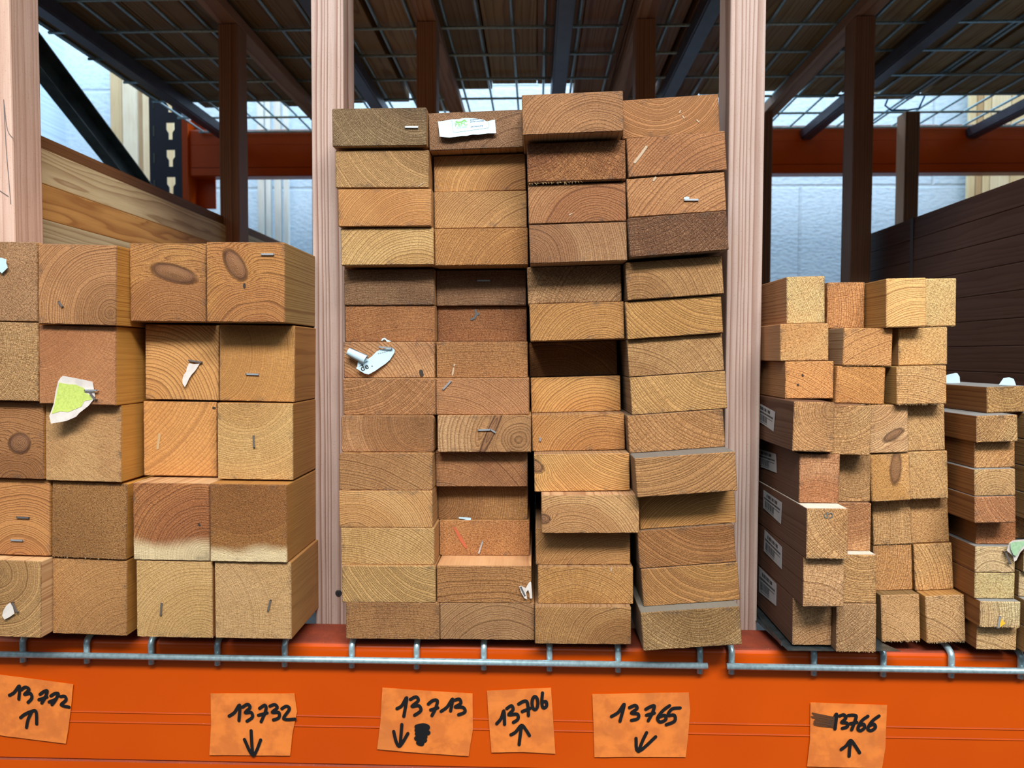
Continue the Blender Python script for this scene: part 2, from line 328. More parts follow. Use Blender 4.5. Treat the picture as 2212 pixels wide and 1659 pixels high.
FIT = {}
for ln in '''A1 -0.2079 1.6737 0.0191 0.0050 0.1250 0.0495
A2 -0.2059 1.6208 0.0261 -0.0031 0.1250 0.0495
A3 -0.2023 1.5697 0.0250 0.0004 0.1250 0.0495
A4 -0.2002 1.5193 0.0301 0.0091 0.1250 0.0495
A5 -0.2028 1.4672 0.0542 0.0042 0.1250 0.0495
A6 -0.2020 1.4174 0.0566 0.0041 0.1250 0.0495
A7 -0.2012 1.3677 0.0442 0.0045 0.1250 0.0495
A8 -0.1978 1.3181 0.0285 0.0048 0.1250 0.0495
A9 -0.1994 1.2686 0.0228 0.0055 0.1250 0.0495
A10 -0.1996 1.2192 0.0120 0.0072 0.1250 0.0495
A11 -0.1993 1.1699 0.0090 0.0083 0.1250 0.0495
A12 -0.1965 1.1207 0.0074 0.0085 0.1250 0.0495
A13 -0.1942 1.0716 0.0014 0.0081 0.1250 0.0495
A14 -0.1892 1.0227 0.0010 0.0059 0.1250 0.0495
B1 -0.0820 1.6723 0.0312 0.0328 0.1250 0.0495
B2 -0.0784 1.6213 0.0533 0.0233 0.1250 0.0495
B3 -0.0766 1.5701 0.0436 0.0113 0.1250 0.0495
B4 -0.0747 1.5192 0.0348 0.0116 0.1250 0.0495
B5 -0.0774 1.4677 0.0696 0.0067 0.1250 0.0495
B6 -0.0765 1.4179 0.0762 0.0068 0.1250 0.0495
B7 -0.0746 1.3683 0.0500 0.0067 0.1250 0.0495
B8 -0.0724 1.3189 0.0298 0.0073 0.1250 0.0495
B9 -0.0695 1.2697 0.0213 0.0075 0.1250 0.0495
B10 -0.0742 1.2204 0.0382 0.0071 0.1250 0.0495
B11 -0.0740 1.1712 0.0577 0.0077 0.1250 0.0495
B12 -0.0712 1.1220 0.0522 0.0076 0.1250 0.0495
B13 -0.0681 1.0728 0.0020 0.0063 0.1250 0.0495
B14 -0.0639 1.0236 0.0019 0.0054 0.1250 0.0495
C1 0.0432 1.6723 -0.0319 0.0333 0.1250 0.0495
C2 0.0492 1.6206 -0.0075 0.0314 0.1250 0.0495
C3 0.0508 1.5692 -0.0013 0.0280 0.1250 0.0495
C4 0.0526 1.5189 -0.0007 0.0314 0.1250 0.0495
C5 0.0497 1.4690 0.0330 0.0314 0.1250 0.0495
C6 0.0531 1.4194 0.0265 0.0311 0.1250 0.0495
C7 0.0520 1.3697 0.0979 0.0301 0.1250 0.0495
C8 0.0546 1.3201 0.0751 0.0290 0.1250 0.0495
C9 0.0564 1.2706 0.0372 0.0261 0.1250 0.0495
C10 0.0598 1.2210 0.0075 0.0229 0.1250 0.0495
C11 0.0694 1.1713 -0.0163 0.0132 0.1250 0.0495
C12 0.0620 1.1220 0.0123 0.0117 0.1250 0.0495
C13 0.0651 1.0727 0.0036 0.0103 0.1250 0.0495
C14 0.0614 1.0234 -0.0075 0.0079 0.1250 0.0495
D1 0.1709 1.6821 0.0123 0.0600 0.1250 0.0495
D2 0.1768 1.6305 -0.0012 0.0695 0.1250 0.0495
D3 0.1774 1.5797 0.0010 0.0669 0.1250 0.0495
D4 0.1789 1.5286 -0.0068 0.0751 0.1250 0.0495
D5 0.1784 1.4750 0.0121 0.0714 0.1250 0.0495
D6 0.1793 1.4245 0.0167 0.0733 0.1250 0.0495
D7 0.1829 1.3750 0.0239 0.0740 0.1250 0.0495
D8 0.1861 1.3254 0.0166 0.0752 0.1250 0.0495
D9 0.1827 1.2754 0.0123 0.0762 0.1250 0.0495
D10 0.1867 1.2261 -0.0348 0.0780 0.1250 0.0495
D11 0.1962 1.1770 0.0044 0.0827 0.1250 0.0495
D12 0.1952 1.1272 -0.0021 0.0849 0.1250 0.0495
D13 0.2005 1.0779 -0.0034 0.0851 0.1250 0.0495
D14 0.1977 1.0280 -0.0253 0.0825 0.1250 0.0495
La1 -0.6820 1.4663 -0.0383 -0.0198 0.1000 0.1004
La2 -0.6832 1.3650 -0.0386 -0.0223 0.1000 0.1004
La3 -0.6858 1.2633 -0.0277 -0.0202 0.1000 0.1004
La4 -0.6846 1.1610 -0.0203 -0.0192 0.1000 0.1004
La5 -0.6870 1.0588 -0.0376 -0.0218 0.1000 0.1004
Lb1 -0.5755 1.4614 -0.0470 -0.0225 0.1000 0.1004
Lb2 -0.5826 1.3603 -0.0386 -0.0213 0.1000 0.1004
Lb3 -0.5855 1.2596 -0.0250 -0.0202 0.1000 0.1004
Lb4 -0.5836 1.1571 -0.0186 -0.0325 0.1000 0.1004
Lb5 -0.5866 1.0548 -0.0162 -0.0216 0.1000 0.1004
Lc1 -0.4744 1.4666 -0.0186 -0.0080 0.1000 0.1004
Lc2 -0.4724 1.3637 0.0124 -0.0140 0.1000 0.1004
Lc3 -0.4771 1.2611 0.0134 -0.0081 0.1000 0.1004
Lc4 -0.4693 1.1588 -0.0294 -0.0064 0.1000 0.1004
Lc5 -0.4673 1.0575 -0.0282 -0.0059 0.1000 0.1004
Ld1 -0.3660 1.4651 -0.0365 -0.0072 0.1000 0.1004
Ld2 -0.3660 1.3630 -0.0014 -0.0169 0.1000 0.1004
Ld3 -0.3665 1.2611 -0.0094 -0.0054 0.1000 0.1004
Ld4 -0.3672 1.1589 -0.0330 -0.0068 0.1000 0.1004
Ld5 -0.3641 1.0577 -0.0286 -0.0013 0.1000 0.1004
Ra1 0.3561 1.4486 0.0370 0.0215 0.0500 0.0625
Ra2 0.3492 1.3923 0.0200 0.0149 0.0625 0.0490
Ra3 0.3561 1.3431 0.0185 0.0115 0.0625 0.0490
Ra4 0.3441 1.2864 -0.0311 -0.0202 0.0500 0.0625
Ra5 0.3563 1.2203 -0.0211 -0.0067 0.0500 0.0625
Ra6 0.3551 1.1577 -0.0527 0.0022 0.0500 0.0625
Ra7 0.3557 1.0951 -0.0425 0.0063 0.0500 0.0625
Ra8 0.3564 1.0324 -0.0056 0.0073 0.0500 0.0625
Rb1 0.4173 1.4428 0.0584 0.0070 0.0500 0.0625
Rb2 0.4269 1.3862 0.0113 -0.0122 0.0625 0.0490
Rb3 0.4198 1.3369 0.0137 -0.0196 0.0625 0.0490
Rb4 0.3945 1.2815 -0.0208 -0.0256 0.0500 0.0625
Rb5 0.4068 1.2173 0.0058 0.0003 0.0500 0.0625
Rb6 0.4054 1.1547 -0.0013 0.0037 0.0500 0.0625
Rb7 0.4060 1.0922 -0.0182 0.0062 0.0500 0.0625
Rb8 0.4067 1.0299 -0.0192 0.0059 0.0500 0.0625
Rc1 0.4696 1.4425 0.0016 0.0237 0.0500 0.0625
Rc2 0.5010 1.3872 0.0193 0.0249 0.0625 0.0490
Rc3 0.4899 1.3377 -0.0015 0.0289 0.0625 0.0490
Rc4 0.4545 1.2806 0.0086 0.0339 0.0500 0.0625
Rc5 0.4595 1.2175 0.0114 0.0590 0.0500 0.0625
Rc6 0.4721 1.1555 0.0307 0.0546 0.0500 0.0625
Rc7 0.4759 1.0932 0.0330 0.0519 0.0500 0.0625
Rc8 0.4789 1.0308 0.0159 0.0452 0.0500 0.0625
Rd1 0.5203 1.4445 0.0253 0.0119 0.0500 0.0625
Rd4 0.5058 1.2825 0.0180 0.0435 0.0500 0.0625
Rd5 0.5104 1.2200 0.0163 0.0482 0.0500 0.0625
Rd6 0.5227 1.1575 0.0343 0.0632 0.0500 0.0625
Rd7 0.5282 1.0950 0.0316 0.0640 0.0500 0.0625
Rd8 0.5338 1.0325 0.0106 0.0620 0.0500 0.0625
S1 0.5969 1.3199 -0.0012 0.0345 0.0500 0.0335
S2 0.5690 1.2852 -0.0286 0.0368 0.0500 0.0335
S3 0.5746 1.2516 -0.0159 0.0356 0.0500 0.0335
S4 0.5704 1.2178 -0.0250 0.0342 0.0500 0.0335
S5 0.5706 1.1841 -0.0268 0.0330 0.0500 0.0335
S6 0.5889 1.1506 0.0004 0.0086 0.0500 0.0335
S7 0.5822 1.1170 -0.0104 0.0020 0.0500 0.0335
S8 0.5826 1.0834 -0.0103 -0.0001 0.0500 0.0335
S9 0.5845 1.0498 -0.0200 -0.0005 0.0500 0.0335
S10 0.5890 1.0162 -0.0070 -0.0014 0.0500 0.0335'''.strip().split('\n'):
    q = ln.split(); FIT[q[0]] = tuple(map(float, q[1:]))
FIT['C1'] = FIT['C1'][:1] + (FIT['C1'][1] + .001,) + FIT['C1'][2:]
# next pile to the right, cut by the picture's edge
for i in range(9):
    y = [-.018, -.0175, -.004, -.012, .028, -.02, -.022, -.030, -.012][i]
    FIT['T%d' % (9 - i)] = (.6412 + (.0005 if i < 6 else .001), 1.0171 + .0337 * i, y, 0., .05, .0335)

D = dict
LOOK = {
# central stack
'A1': ('greyish board end with white staple', '9a8058', '806646', (50, 62), 3.0, D(hatch=.8, fuzz=.8)),
'A2': ('tan weathered board end', 'c49a60', 'ad8450', (75, 75), 2.6, D(fuzz=.7)),
'A3': ('smooth orange-tan board end', 'c08848', 'b27638', (45, -62), 3.0, D(fuzz=.35)),
'A4': ('pale straw board end with wide rings', 'cfa868', 'c09454', (38, -68), 4.6, D(hatch=.5)),
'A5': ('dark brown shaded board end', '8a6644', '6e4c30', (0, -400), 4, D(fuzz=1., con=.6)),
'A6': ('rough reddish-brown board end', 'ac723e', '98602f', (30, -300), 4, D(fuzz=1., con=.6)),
'A7': ('brown board end behind torn white tag', 'c4925e', 'a87044', (-85, -75), 6.0, D(hatch=.7)),
'A8': ('cross-hatched brown board end', 'bc8450', 'aa7440', (-70, 110), 3.6, D(hatch=.9)),
'A9': ('brown board end with round lower corners', 'bd8a58', 'a4703f', (47, 20), 3.6, D(rad=3.2, hatch=.5, con=.7)),
'A10': ('brown board end with shaded top', 'b0804a', '9f6c3a', (-70, -190), 4.0, D(hatch=.6, rad=3)),
'A11': ('yellow-tan board end with curved rings', 'd2a060', 'c48e4e', (-45, -58), 3.4, D(hatch=.3)),
'A12': ('straw board end with sloping rings', 'cea362', 'c0924f', (-55, -125), 3.8, D(hatch=.8)),
'A13': ('pale tan board end with long curves', 'caa05f', 'bb8f50', (75, 85), 3.4, D(hatch=.4)),
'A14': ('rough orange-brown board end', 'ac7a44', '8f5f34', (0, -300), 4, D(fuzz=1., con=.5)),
'B1': ('tilted board end behind printed paper', '9c7450', '7f5c3e', (70, -90), 3.0, D(fuzz=.9)),
'B2': ('tan shaded board end', 'bf8c4c', 'a8743c', (70, -55), 3.6, D(fuzz=.4)),
'B3': ('tan board end with diagonal rings', 'bf8f52', 'ac7a44', (85, -95), 3.6, D(hatch=.4)),
'B4': ('orange-tan board end with rings at right', 'bd8646', 'b27a3c', (75, -60), 3.6, D(fuzz=.8)),
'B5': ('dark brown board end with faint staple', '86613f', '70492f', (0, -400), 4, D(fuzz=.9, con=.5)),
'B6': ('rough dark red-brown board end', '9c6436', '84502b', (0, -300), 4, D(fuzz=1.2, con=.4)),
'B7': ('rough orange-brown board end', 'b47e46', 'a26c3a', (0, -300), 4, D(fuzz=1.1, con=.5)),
'B8': ('brown board end with slanted white staple', 'bb8250', 'a97342', (-60, -110), 3.4, D(hatch=.6)),
'B9': ('pale brown board end with bent staple', 'c69a68', 'b4824e', (45, -10), 7.0, D(hatch=.5, knot=(10, 4, 5, -25, .12))),
'B10': ('brown board end under deep shade', 'ab7544', '98623a', (-60, -90), 3.0, D(hatch=.8)),
'B11': ('tan board end with rings at lower left', 'b88448', 'a6733e', (-68, 2), 3.6, D(hatch=.8)),
'B12': ('rough board end with red streak and staple', 'cf9050', 'bf7a40', (-10, -60), 4, D(fuzz=1.2, con=.4)),
'B13': ('protruding board end with pale top face', 'b98246', 'a4703a', (0, -250), 4.6, D(fuzz=.9, con=.8, side='d9a878')),
'B14': ('dull brown board end with arching rings', 'ac8050', '96683e', (20, -75), 3.4, D(hatch=.4)),
'C1': ('thick brown board end with sweeping arcs', 'ac7a4a', '94663c', (30, -62), 4.2, D(fuzz=.6)),
'C2': ('frayed orange-brown board end', 'b27842', '9c6236', (-85, 75), 5.0, D(fuzz=1.2, hatch=1)),
'C3': ('reddish-brown board end with swirling rings', 'b4804e', '9f6638', (25, -48), 4.2, D(hatch=.4)),
'C4': ('greyish-tan board end with dark stain', 'b08558', '98683f', (-66, -22), 3.6, D(hatch=.4)),
'C5': ('rough tan board end half in shade', 'b98f5e', 'a07344', (100, -70), 5, D(fuzz=1., hatch=1)),
'C6': ('yellow-brown board end with arcs', 'c08a46', 'b37d3c', (30, -62), 4.4, D(hatch=.5)),
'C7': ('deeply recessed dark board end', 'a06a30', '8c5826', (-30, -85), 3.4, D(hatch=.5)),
'C8': ('bright orange-tan board end with wide arcs', 'd0984e', 'c58840', (28, -66), 5.4, D(hatch=.4, fuzz=.4)),
'C9': ('orange-tan board end with tiny staple', 'c88d48', 'b97c3a', (35, -60), 4.0, D(hatch=.3)),
'C10': ('golden board end with wavy left rings', 'd6a058', 'cc8e46', (70, 75), 3.8, D(fuzz=.3, knot=(-62, 10, 8, 60, .6))),
'C11': ('protruding pale board end, left knot', 'd4a568', 'bd8850', (-25, -62), 3.8, D(hatch=.4, knot=(-60, -6, 6, 85, .7), side='caa27a')),
'C12': ('shaded brown board end below protruding one', 'bb8648', 'aa763c', (45, -75), 3.0, D(hatch=.3)),
'C13': ('golden tan board end with small splinter', 'cb9550', 'bd863f', (-15, -80), 3.4, D(hatch=.8)),
'C14': ('tan board end with fine quarter rings', 'bb8a4c', 'a5723a', (48, -36), 3.4, D(hatch=.6)),
'D1': ('slanted brown board end with white smudge', 'b07a46', 'a46c38', (-15, 62), 2.4, D(fuzz=.3, hatch=.4)),
'D2': ('wide slanted board end with paint streak', 'ac7442', '955f36', (80, -115), 5.2, D(hatch=.5)),
'D3': ('brown board end with bright staple', 'ba8450', 'a8703e', (90, -115), 5.6, D(hatch=.4)),
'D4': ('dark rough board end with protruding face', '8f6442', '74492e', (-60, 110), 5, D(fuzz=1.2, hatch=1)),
'D5': ('tan board end with lower-left quarter rings', 'bd9056', 'a97a45', (-50, -40), 4.2, D(hatch=.7)),
'D6': ('golden board end with shaded top edge', 'c4924c', 'b98540', (65, 95), 5.0, D(hatch=.5)),
'D7': ('pale tan board end with hatched rings', 'c2965c', 'b2844e', (-70, -85), 4.2, D(hatch=1)),
'D8': ('yellow-tan board end with light diagonal', 'd2a25e', 'c2904e', (70, 75), 4.4, D(hatch=.8)),
'D9': ('golden board end with wide left rings', 'cc965a', 'b98246', (80, 95), 6.0, D(hatch=.8, fuzz=.9)),
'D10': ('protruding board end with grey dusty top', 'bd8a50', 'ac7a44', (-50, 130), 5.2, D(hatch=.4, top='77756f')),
'D11': ('yellow-brown recessed board end', 'be8842', 'b27c38', (45, -95), 3.4, D(fuzz=.3, hatch=.2)),
'D12': ('orange-brown board end with upward arcs', 'b27a40', 'a26b36', (40, 92), 3.6, D(fuzz=.6)),
'D13': ('brown board end with pale wavy patch', 'b27c42', 'c08c48', (40, 75), 3.2, D(fuzz=.5)),
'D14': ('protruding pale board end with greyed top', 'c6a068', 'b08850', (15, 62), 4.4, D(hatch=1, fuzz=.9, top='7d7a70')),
# left stack of square timber
'La1': ('fuzzy tan beam end cut by picture edge', 'bd8f60', 'a87a4c', (-60, 60), 3.4, D(fuzz=1.2, con=.4)),
'La2': ('bright straw beam end', 'dcae72', 'cfa062', (-60, 20), 3.2, D(fuzz=1.2, hatch=1)),
'La3': ('knotty orange-brown beam end', 'aa7440', '98622f', (10, -60), 4.0, D(fuzz=.5, knot=(18, -4, 14, 20, 1.1))),
'La4': ('orange beam end with two staples', 'c48644', 'b5763a', (10, -65), 4.6, D(fuzz=.3)),
'La5': ('protruding beam end with scrap of paper', 'cc9e60', 'bd8e52', (-10, 32), 3.0, D(hatch=.5, side='e0b684')),
'Lb1': ('brown beam end with rings from lower right', 'bb8550', 'a87442', (44, -34), 4.0, D(fuzz=.5)),
'Lb2': ('smooth brown beam end with torn yellow tag', 'b67a48', 'a96c3c', (-70, 80), 5.0, D(fuzz=.5, con=.3)),
'Lb3': ('pale beam end with brown left band', 'c89a60', 'b4814c', (-120, 60), 4.0, D(fuzz=.7, con=.12)),
'Lb4': ('evenly rough ochre beam end', 'b07c40', 'a57238', (-60, -50), 3.4, D(fuzz=1.2, con=.3)),
'Lb5': ('ochre beam end with lower right grey patch', 'c08a4c', 'b27e44', (60, -85), 3.6, D(fuzz=.7, con=.5)),
'Lc1': ('orange-brown beam end with long dark knot', 'b9823f', 'a56c36', (10, -75), 3.6, D(fuzz=.6, knot=(8, 12, 30, -14, 2.8))),
'Lc2': ('golden beam end with paper sliver', 'd29a54', 'c98e48', (-50, -62), 6.5, D(fuzz=.3)),
'Lc3': ('smooth orange beam end', 'd6964c', 'ca8a42', (-120, 110), 6.5, D(fuzz=.4, con=.5)),
'Lc4': ('beam end with bold arcs and pale bottom', 'bd7a3c', 'a86532', (46, -46), 5.6, D(fuzz=.8, pale=(-26, 10, 1), side='cfa678')),
'Lc5': ('pale yellowish beam end with vertical staple', 'd2a868', 'c89d5c', (36, -62), 5.0, D(fuzz=.6, con=.45)),
'Ld1': ('beam end with tilted oval knot and staple', 'b67c38', 'a86a34', (18, -78), 4.6, D(fuzz=.5, knot=(-13, 22, 22, -58, 2.0), side='a98a55')),
'Ld2': ('golden-brown beam end with white staple', 'c89048', 'bd843e', (-75, 10), 3.2, D(fuzz=.4, con=.5, side='a9763c')),
'Ld3': ('straw beam end with V-shaped grain', 'd6aa66', 'cc9a56', (-15, 75), 3.6, D(fuzz=.6, con=.5, side='a9763c')),
'Ld4': ('brown beam end with pale lower edge', 'a8702f', '9c6329', (-5, 70), 2.8, D(fuzz=.9, con=.4, pale=(-32, 9, 1), side='b27f42')),
'Ld5': ('plain pale beam end with short staple', 'cca26a', 'c3985e', (-110, -30), 3.6, D(fuzz=.7, con=.35, side='b0804a')),
# right stack
'Ra1': ('upright pale board end with long bare side', 'eec281', 'dcae6c', (-140, -60), 2.6, D(fuzz=1.1, side='c49468')),
'Ra2': ('flat tan board end under the upright one', 'e0ae6a', 'd29e5a', (-30, 70), 2.6, D(fuzz=1.1, con=.4, side='c08e62')),
'Ra3': ('flat orange-tan board end', 'dc9e56', 'd0924a', (-70, -140), 3.0, D(fuzz=1., side='b48458')),
'Rb1': ('upright recessed orange-brown board end', 'd29a5a', 'c48a4c', (-110, 0), 4.4, D(fuzz=1., hatch=.9, side='a98050')),
'Rb2': ('flat brown board end in the middle', 'd4a05c', 'c6904c', (60, -120), 3.0, D(fuzz=1., side='b09878')),
'Rb3': ('flat golden board end with dark corner', 'd0984e', 'c28a44', (-50, -90), 3.0, D(fuzz=1., side='b8874e')),
'Rc1': ('upright board end with clean curved rings', 'e0ae66', 'd8a25a', (20, -90), 4.0, D(fuzz=.5, side='b0874e')),
'Rd1': ('upright bright straw board end', 'e8bc78', 'dcae6a', (-50, -120), 3.6, D(fuzz=1.2, con=.4)),
'Rc2': ('flat bright tan board end with frayed edge', 'e2b06a', 'd6a25c', (-60, -120), 3.0, D(fuzz=1.1, con=.5, side='b89060')),
'Rc3': ('flat tan board end with splinter', 'e2b06e', 'd6a25e', (-30, -140), 3.0, D(fuzz=1.2, side='a98a54')),
'Ra4': ('board end with round rings, dark stickered side', 'e0b678', 'd2a062', (22, 22), 4.0, D(fuzz=1., hatch=.7)),
'Ra5': ('hatched brown board end with dark stickered side', 'd6a470', 'c0834e', (0, -75), 2.8, D(fuzz=1., hatch=1)),
'Ra6': ('protruding board end with pen scribble, pale top', 'dcb174', 'cfa060', (75, 60), 4.4, D(fuzz=1.1, hatch=1, top='e6dccb')),  # pale top: light from above put into the colour
'Ra7': ('recessed hatched board end with dark side', 'd8b078', 'c99e66', (-30, -95), 3.4, D(fuzz=1., hatch=1)),
'Ra8': ('bottom board end with dusty face, dark side', 'caa470', 'bb925e', (30, -75), 3.6, D(fuzz=1., hatch=.9)),
'Rb4': ('board end with curved ridges', 'deb070', 'd09e60', (-20, 60), 4.0, D(fuzz=1.1, hatch=.9)),
'Rb5': ('narrow pale board end with concentric arcs', 'e4bc80', 'd6a868', (4, 18), 3.4, D(fuzz=1.1, hatch=.9)),
'Rb6': ('recessed pinkish-orange board end', 'd6a46a', 'c48c56', (-10, 70), 3.0, D(fuzz=1., hatch=.8)),
'Rb7': ('protruding straw board end with pale top', 'dfb474', 'd4a866', (10, 60), 3.4, D(fuzz=1.2, top='e6dccb')),  # top face paled in colour, as lit from above
'Rb8': ('lowest greyish board end on metal sheet', 'c8a470', 'ae8a58', (-60, 60), 4.0, D(fuzz=1.1, hatch=1)),
'Rc4': ('split-looking board end with diagonal knot', 'd6b07a', 'caa068', (-30, 50), 3.6, D(fuzz=.7, knot=(6, -8, 16, 30, 2.6))),
'Rc5': ('board end with long brown resin stain', 'd2a460', 'c09048', (-70, -40), 3.0, D(fuzz=.9, con=.4, knot=(7, 12, 22, 84, 3.0))),
'Rc6': ('even straw board end', 'dab070', 'cea262', (-110, 0), 3.0, D(fuzz=1.2, hatch=.6)),
'Rc7': ('orange-straw board end with upright ridges', 'd8a663', 'ca9654', (-110, 30), 3.4, D(fuzz=1.2)),
'Rc8': ('leaning board end with curved fine rings', 'd4ac70', 'c0965a', (-45, -75), 2.6, D(fuzz=1., side='8a7048')),
'Rd4': ('tall straw board end with curved ridges', 'deb474', 'd0a262', (-80, -50), 3.6, D(fuzz=1.2)),
'Rd5': ('sparkling straw board end', 'deb270', 'd2a462', (-80, -40), 3.2, D(fuzz=1.3, con=.5)),
'Rd6': ('plain straw board end', 'd4a868', 'c89a5a', (60, -70), 3.2, D(fuzz=1.2, con=.4)),
'Rd7': ('golden board end with slanted ridges', 'dcae6a', 'cf9e5a', (-120, -40), 4.4, D(fuzz=1., side='a0763e')),
'Rd8': ('protruding low board end with pale top', 'dab276', 'cea466', (-60, -90), 3.6, D(fuzz=1.2, side='b98c50')),
'S1': ('thin board end with half-round rings', 'e0bc78', 'd2a862', (3, 26), 5.0, D(fuzz=1.2, hatch=1)),
'S2': ('thin straw board end', 'dcb676', 'cca262', (-60, 50), 3.6, D(fuzz=1.3, hatch=.8)),
'S3': ('thin board end with coarse diagonal ridges', 'dcaa68', 'ca9450', (70, -60), 3.4, D(fuzz=1.2, hatch=.6)),
'S4': ('thin pale board end with arched rings', 'ecc88c', 'dcae6e', (2, -22), 3.4, D(fuzz=.9, hatch=.7)),
'S5': ('thin brownish board end', 'c68e58', 'ba8250', (60, 40), 2.6, D(fuzz=.9)),
'S6': ('thin recessed dark orange board end', 'be8048', 'ae7240', (-60, 40), 3.0, D(fuzz=1.2, con=.4)),
'S7': ('thin whitish board end with staple', 'f0dcaa', 'dcbc86', (0, -30), 3.4, D(fuzz=.8)),
'S8': ('thin fuzzy cream board end', 'e8c888', 'dcb874', (-70, 20), 3.0, D(fuzz=1.3, con=.4)),
'S9': ('thin protruding board end with blue-grey staple', 'e8cc96', 'd2a468', (-90, 0), 4.4, D(fuzz=1.1)),
'S10': ('lowest thin yellow-tan board end', 'deb87c', 'd2aa68', (-40, -120), 2.8, D(fuzz=1.1)),
}
SIDE_DEFAULT = {'A': 'b98e5c', 'B': 'b08452', 'C': 'a88560', 'D': '85705a', 'La': 'c98f45', 'Lb': 'cc9446', 'Lc': 'b98048', 'Ld': 'a9763c', 'Ra': '6e4e3c', 'Rb': '8a6a50', 'Rc': 'a8844e', 'Rd': '9a7a48', 'S': '8a5a30', 'T': '96764a'}  # Ra tone is darkened, shade of the gap between stacks painted in
ORD = ['top board', 'second from top', 'third from top', 'fourth from top', 'fifth from top', 'sixth from top', 'seventh from top', 'eighth from top', 'ninth from top', 'tenth from top', 'eleventh from top', 'twelfth from top', 'thirteenth from top', 'bottom board']
COLN = {'A': 'first column', 'B': 'second column', 'C': 'third column', 'D': 'fourth column', 'a': 'first column', 'b': 'second column', 'c': 'third column', 'd': 'fourth column'}
BOARD = {}
tones_T = ['e0b068', 'c8a068', 'd0a468', 'b88a50', 'c08c50', 'e4c088', 'dcc490', 'e0c080', 'd4b070']
for i in range(9): LOOK['T%d' % (i + 1)] = ('thin board sliver at right picture edge', tones_T[i], tones_T[i], (-40, -60), 3.2, D(fuzz=1.))
for key, (x, z, y, roll, wd, ht) in FIT.items():
    look, t1, t2, pith, sp, op = LOOK[key]; op = dict(op)
    c = key.rstrip('0123456789'); n = int(key[len(c):])
    op.setdefault('side', SIDE_DEFAULT[c])
    if c[0] in 'RST': op.setdefault('jit', .0006); op.setdefault('gain', 1.42)
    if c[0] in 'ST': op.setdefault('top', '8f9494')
    L = 1.9 - y
    nm = 'timber_beam' if c[0] == 'L' else 'timber_board'
    if c[0] in 'ST': nm = 'timber_batten'
    if c[0] == 'R' and c[1] in 'abcd' and len(c) == 2: nm = 'timber_board'
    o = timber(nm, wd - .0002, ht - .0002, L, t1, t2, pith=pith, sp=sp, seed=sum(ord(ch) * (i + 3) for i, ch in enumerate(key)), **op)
    o.location = (x, y, z); o.rotation_euler = (0, -roll, 0)
    tot = {'A': 14, 'B': 14, 'C': 14, 'D': 14, 'L': 5, 'R': 8, 'S': 10, 'T': 9}[c[0]]
    pos = ORD[n - 1] if n < tot else 'bottom board'
    st = {'A': 'central stack', 'B': 'central stack', 'C': 'central stack', 'D': 'central stack', 'L': 'left stack', 'R': 'right stack'}.get(c[0])
    if c[0] == 'L': pos = pos.replace('board', 'beam'); cat, grp = 'timber beam', 'square beams in the left stack'
    elif c[0] in 'ABCD': cat, grp = 'board', 'boards in the central stack'
    elif c[0] == 'R': cat, grp = 'board', 'boards in the right stack'
    elif c[0] == 'S': cat, grp = 'batten', 'thin battens at the far right'
    else: cat, grp = 'batten', 'battens cut by the right picture edge'
    if st: lab = '%s, %s, %s of %s' % (look, pos, COLN[c[-1]], st)
    elif c == 'S': lab = '%s, %s of the narrow far-right pile' % (look.replace('board', 'batten'), pos.replace('board', 'one'))
    else: lab = 'thin batten cut by right picture edge, %s of that pile' % pos.replace(' board', 'most' if n == 1 else ' one')
    tag(o, lab, cat, grp); BOARD[key] = o

# ---------------------------------------------------------------- little things on the board ends
CROP = {'c4': (680, 180, 3.606), 'c5': (1100, 180, 3.607), 'c6': (700, 570, 3.858), 'c7': (1120, 570, 3.858), 'c8': (700, 960, 3.606), 'c9': (1120, 960, 3.606),
        'l1': (0, 500, 2.989), 'l2': (0, 930, 2.989), 'r1': (1620, 580, 3.95), 'r2': (1620, 960, 3.53), 's1': (1950, 780, 5.183), 's2': (1950, 1080, 4.607),
        'pf': (920, 230, 12.289), 'tl': (0, 1350, 2.9105), 'tm': (760, 1350, 2.836), 'tr': (1500, 1350, 3.107), 'sg': (1620, 850, 3.53), 'px': (0, 0, 1)}
def crop(c, pts, y):
    ox, oy, s = CROP[c]; return [P(ox + a / s, oy + b / s, y) for a, b in pts]
def staple(parent, y, c, a, b, mat, lift=.0012, r=.00055, bend=0, name='staple'):
    A, B = crop(c, [a, b], y - lift); ins = .004
    pts = [(A.x, y + .002, A.z), (A.x, y - lift * .6, A.z), A, B, (B.x, y - lift * .6, B.z), (B.x, y + .002, B.z)]
    bm = bmesh.new()
    d = (B - A).normalized(); up = Vector((-d.z, 0, d.x)); wv = up * .0011
    # flat wire crown with two legs driven into the wood
    def slab(p, q, t):
        v = []
        for pt in (p, q):
            for s in (-1, 1):
                for k in (0, 1): v.append(bm.verts.new(Vector(pt) + wv * s + Vector((0, -t * k, 0))))
        bmesh.ops.convex_hull(bm, input=v)
    slab(A, B, .0009)
    for e, s in ((A, -1), (B, 1)):
        v = []
        for yy in (y - lift - .0009, y + .002):
            for s1 in (-1, 1):
                for k in (0, 1): v.append(bm.verts.new(Vector((e.x, yy, e.z)) + wv * s1 - d * s * .001 * k))
        bmesh.ops.convex_hull(bm, input=v)
    if bend:
        C = B + d * .006 + up * bend
        slab(B, C, .0009)
    return bm_obj(name, bm, mat, parent)
def on(k): return FIT[k][2]
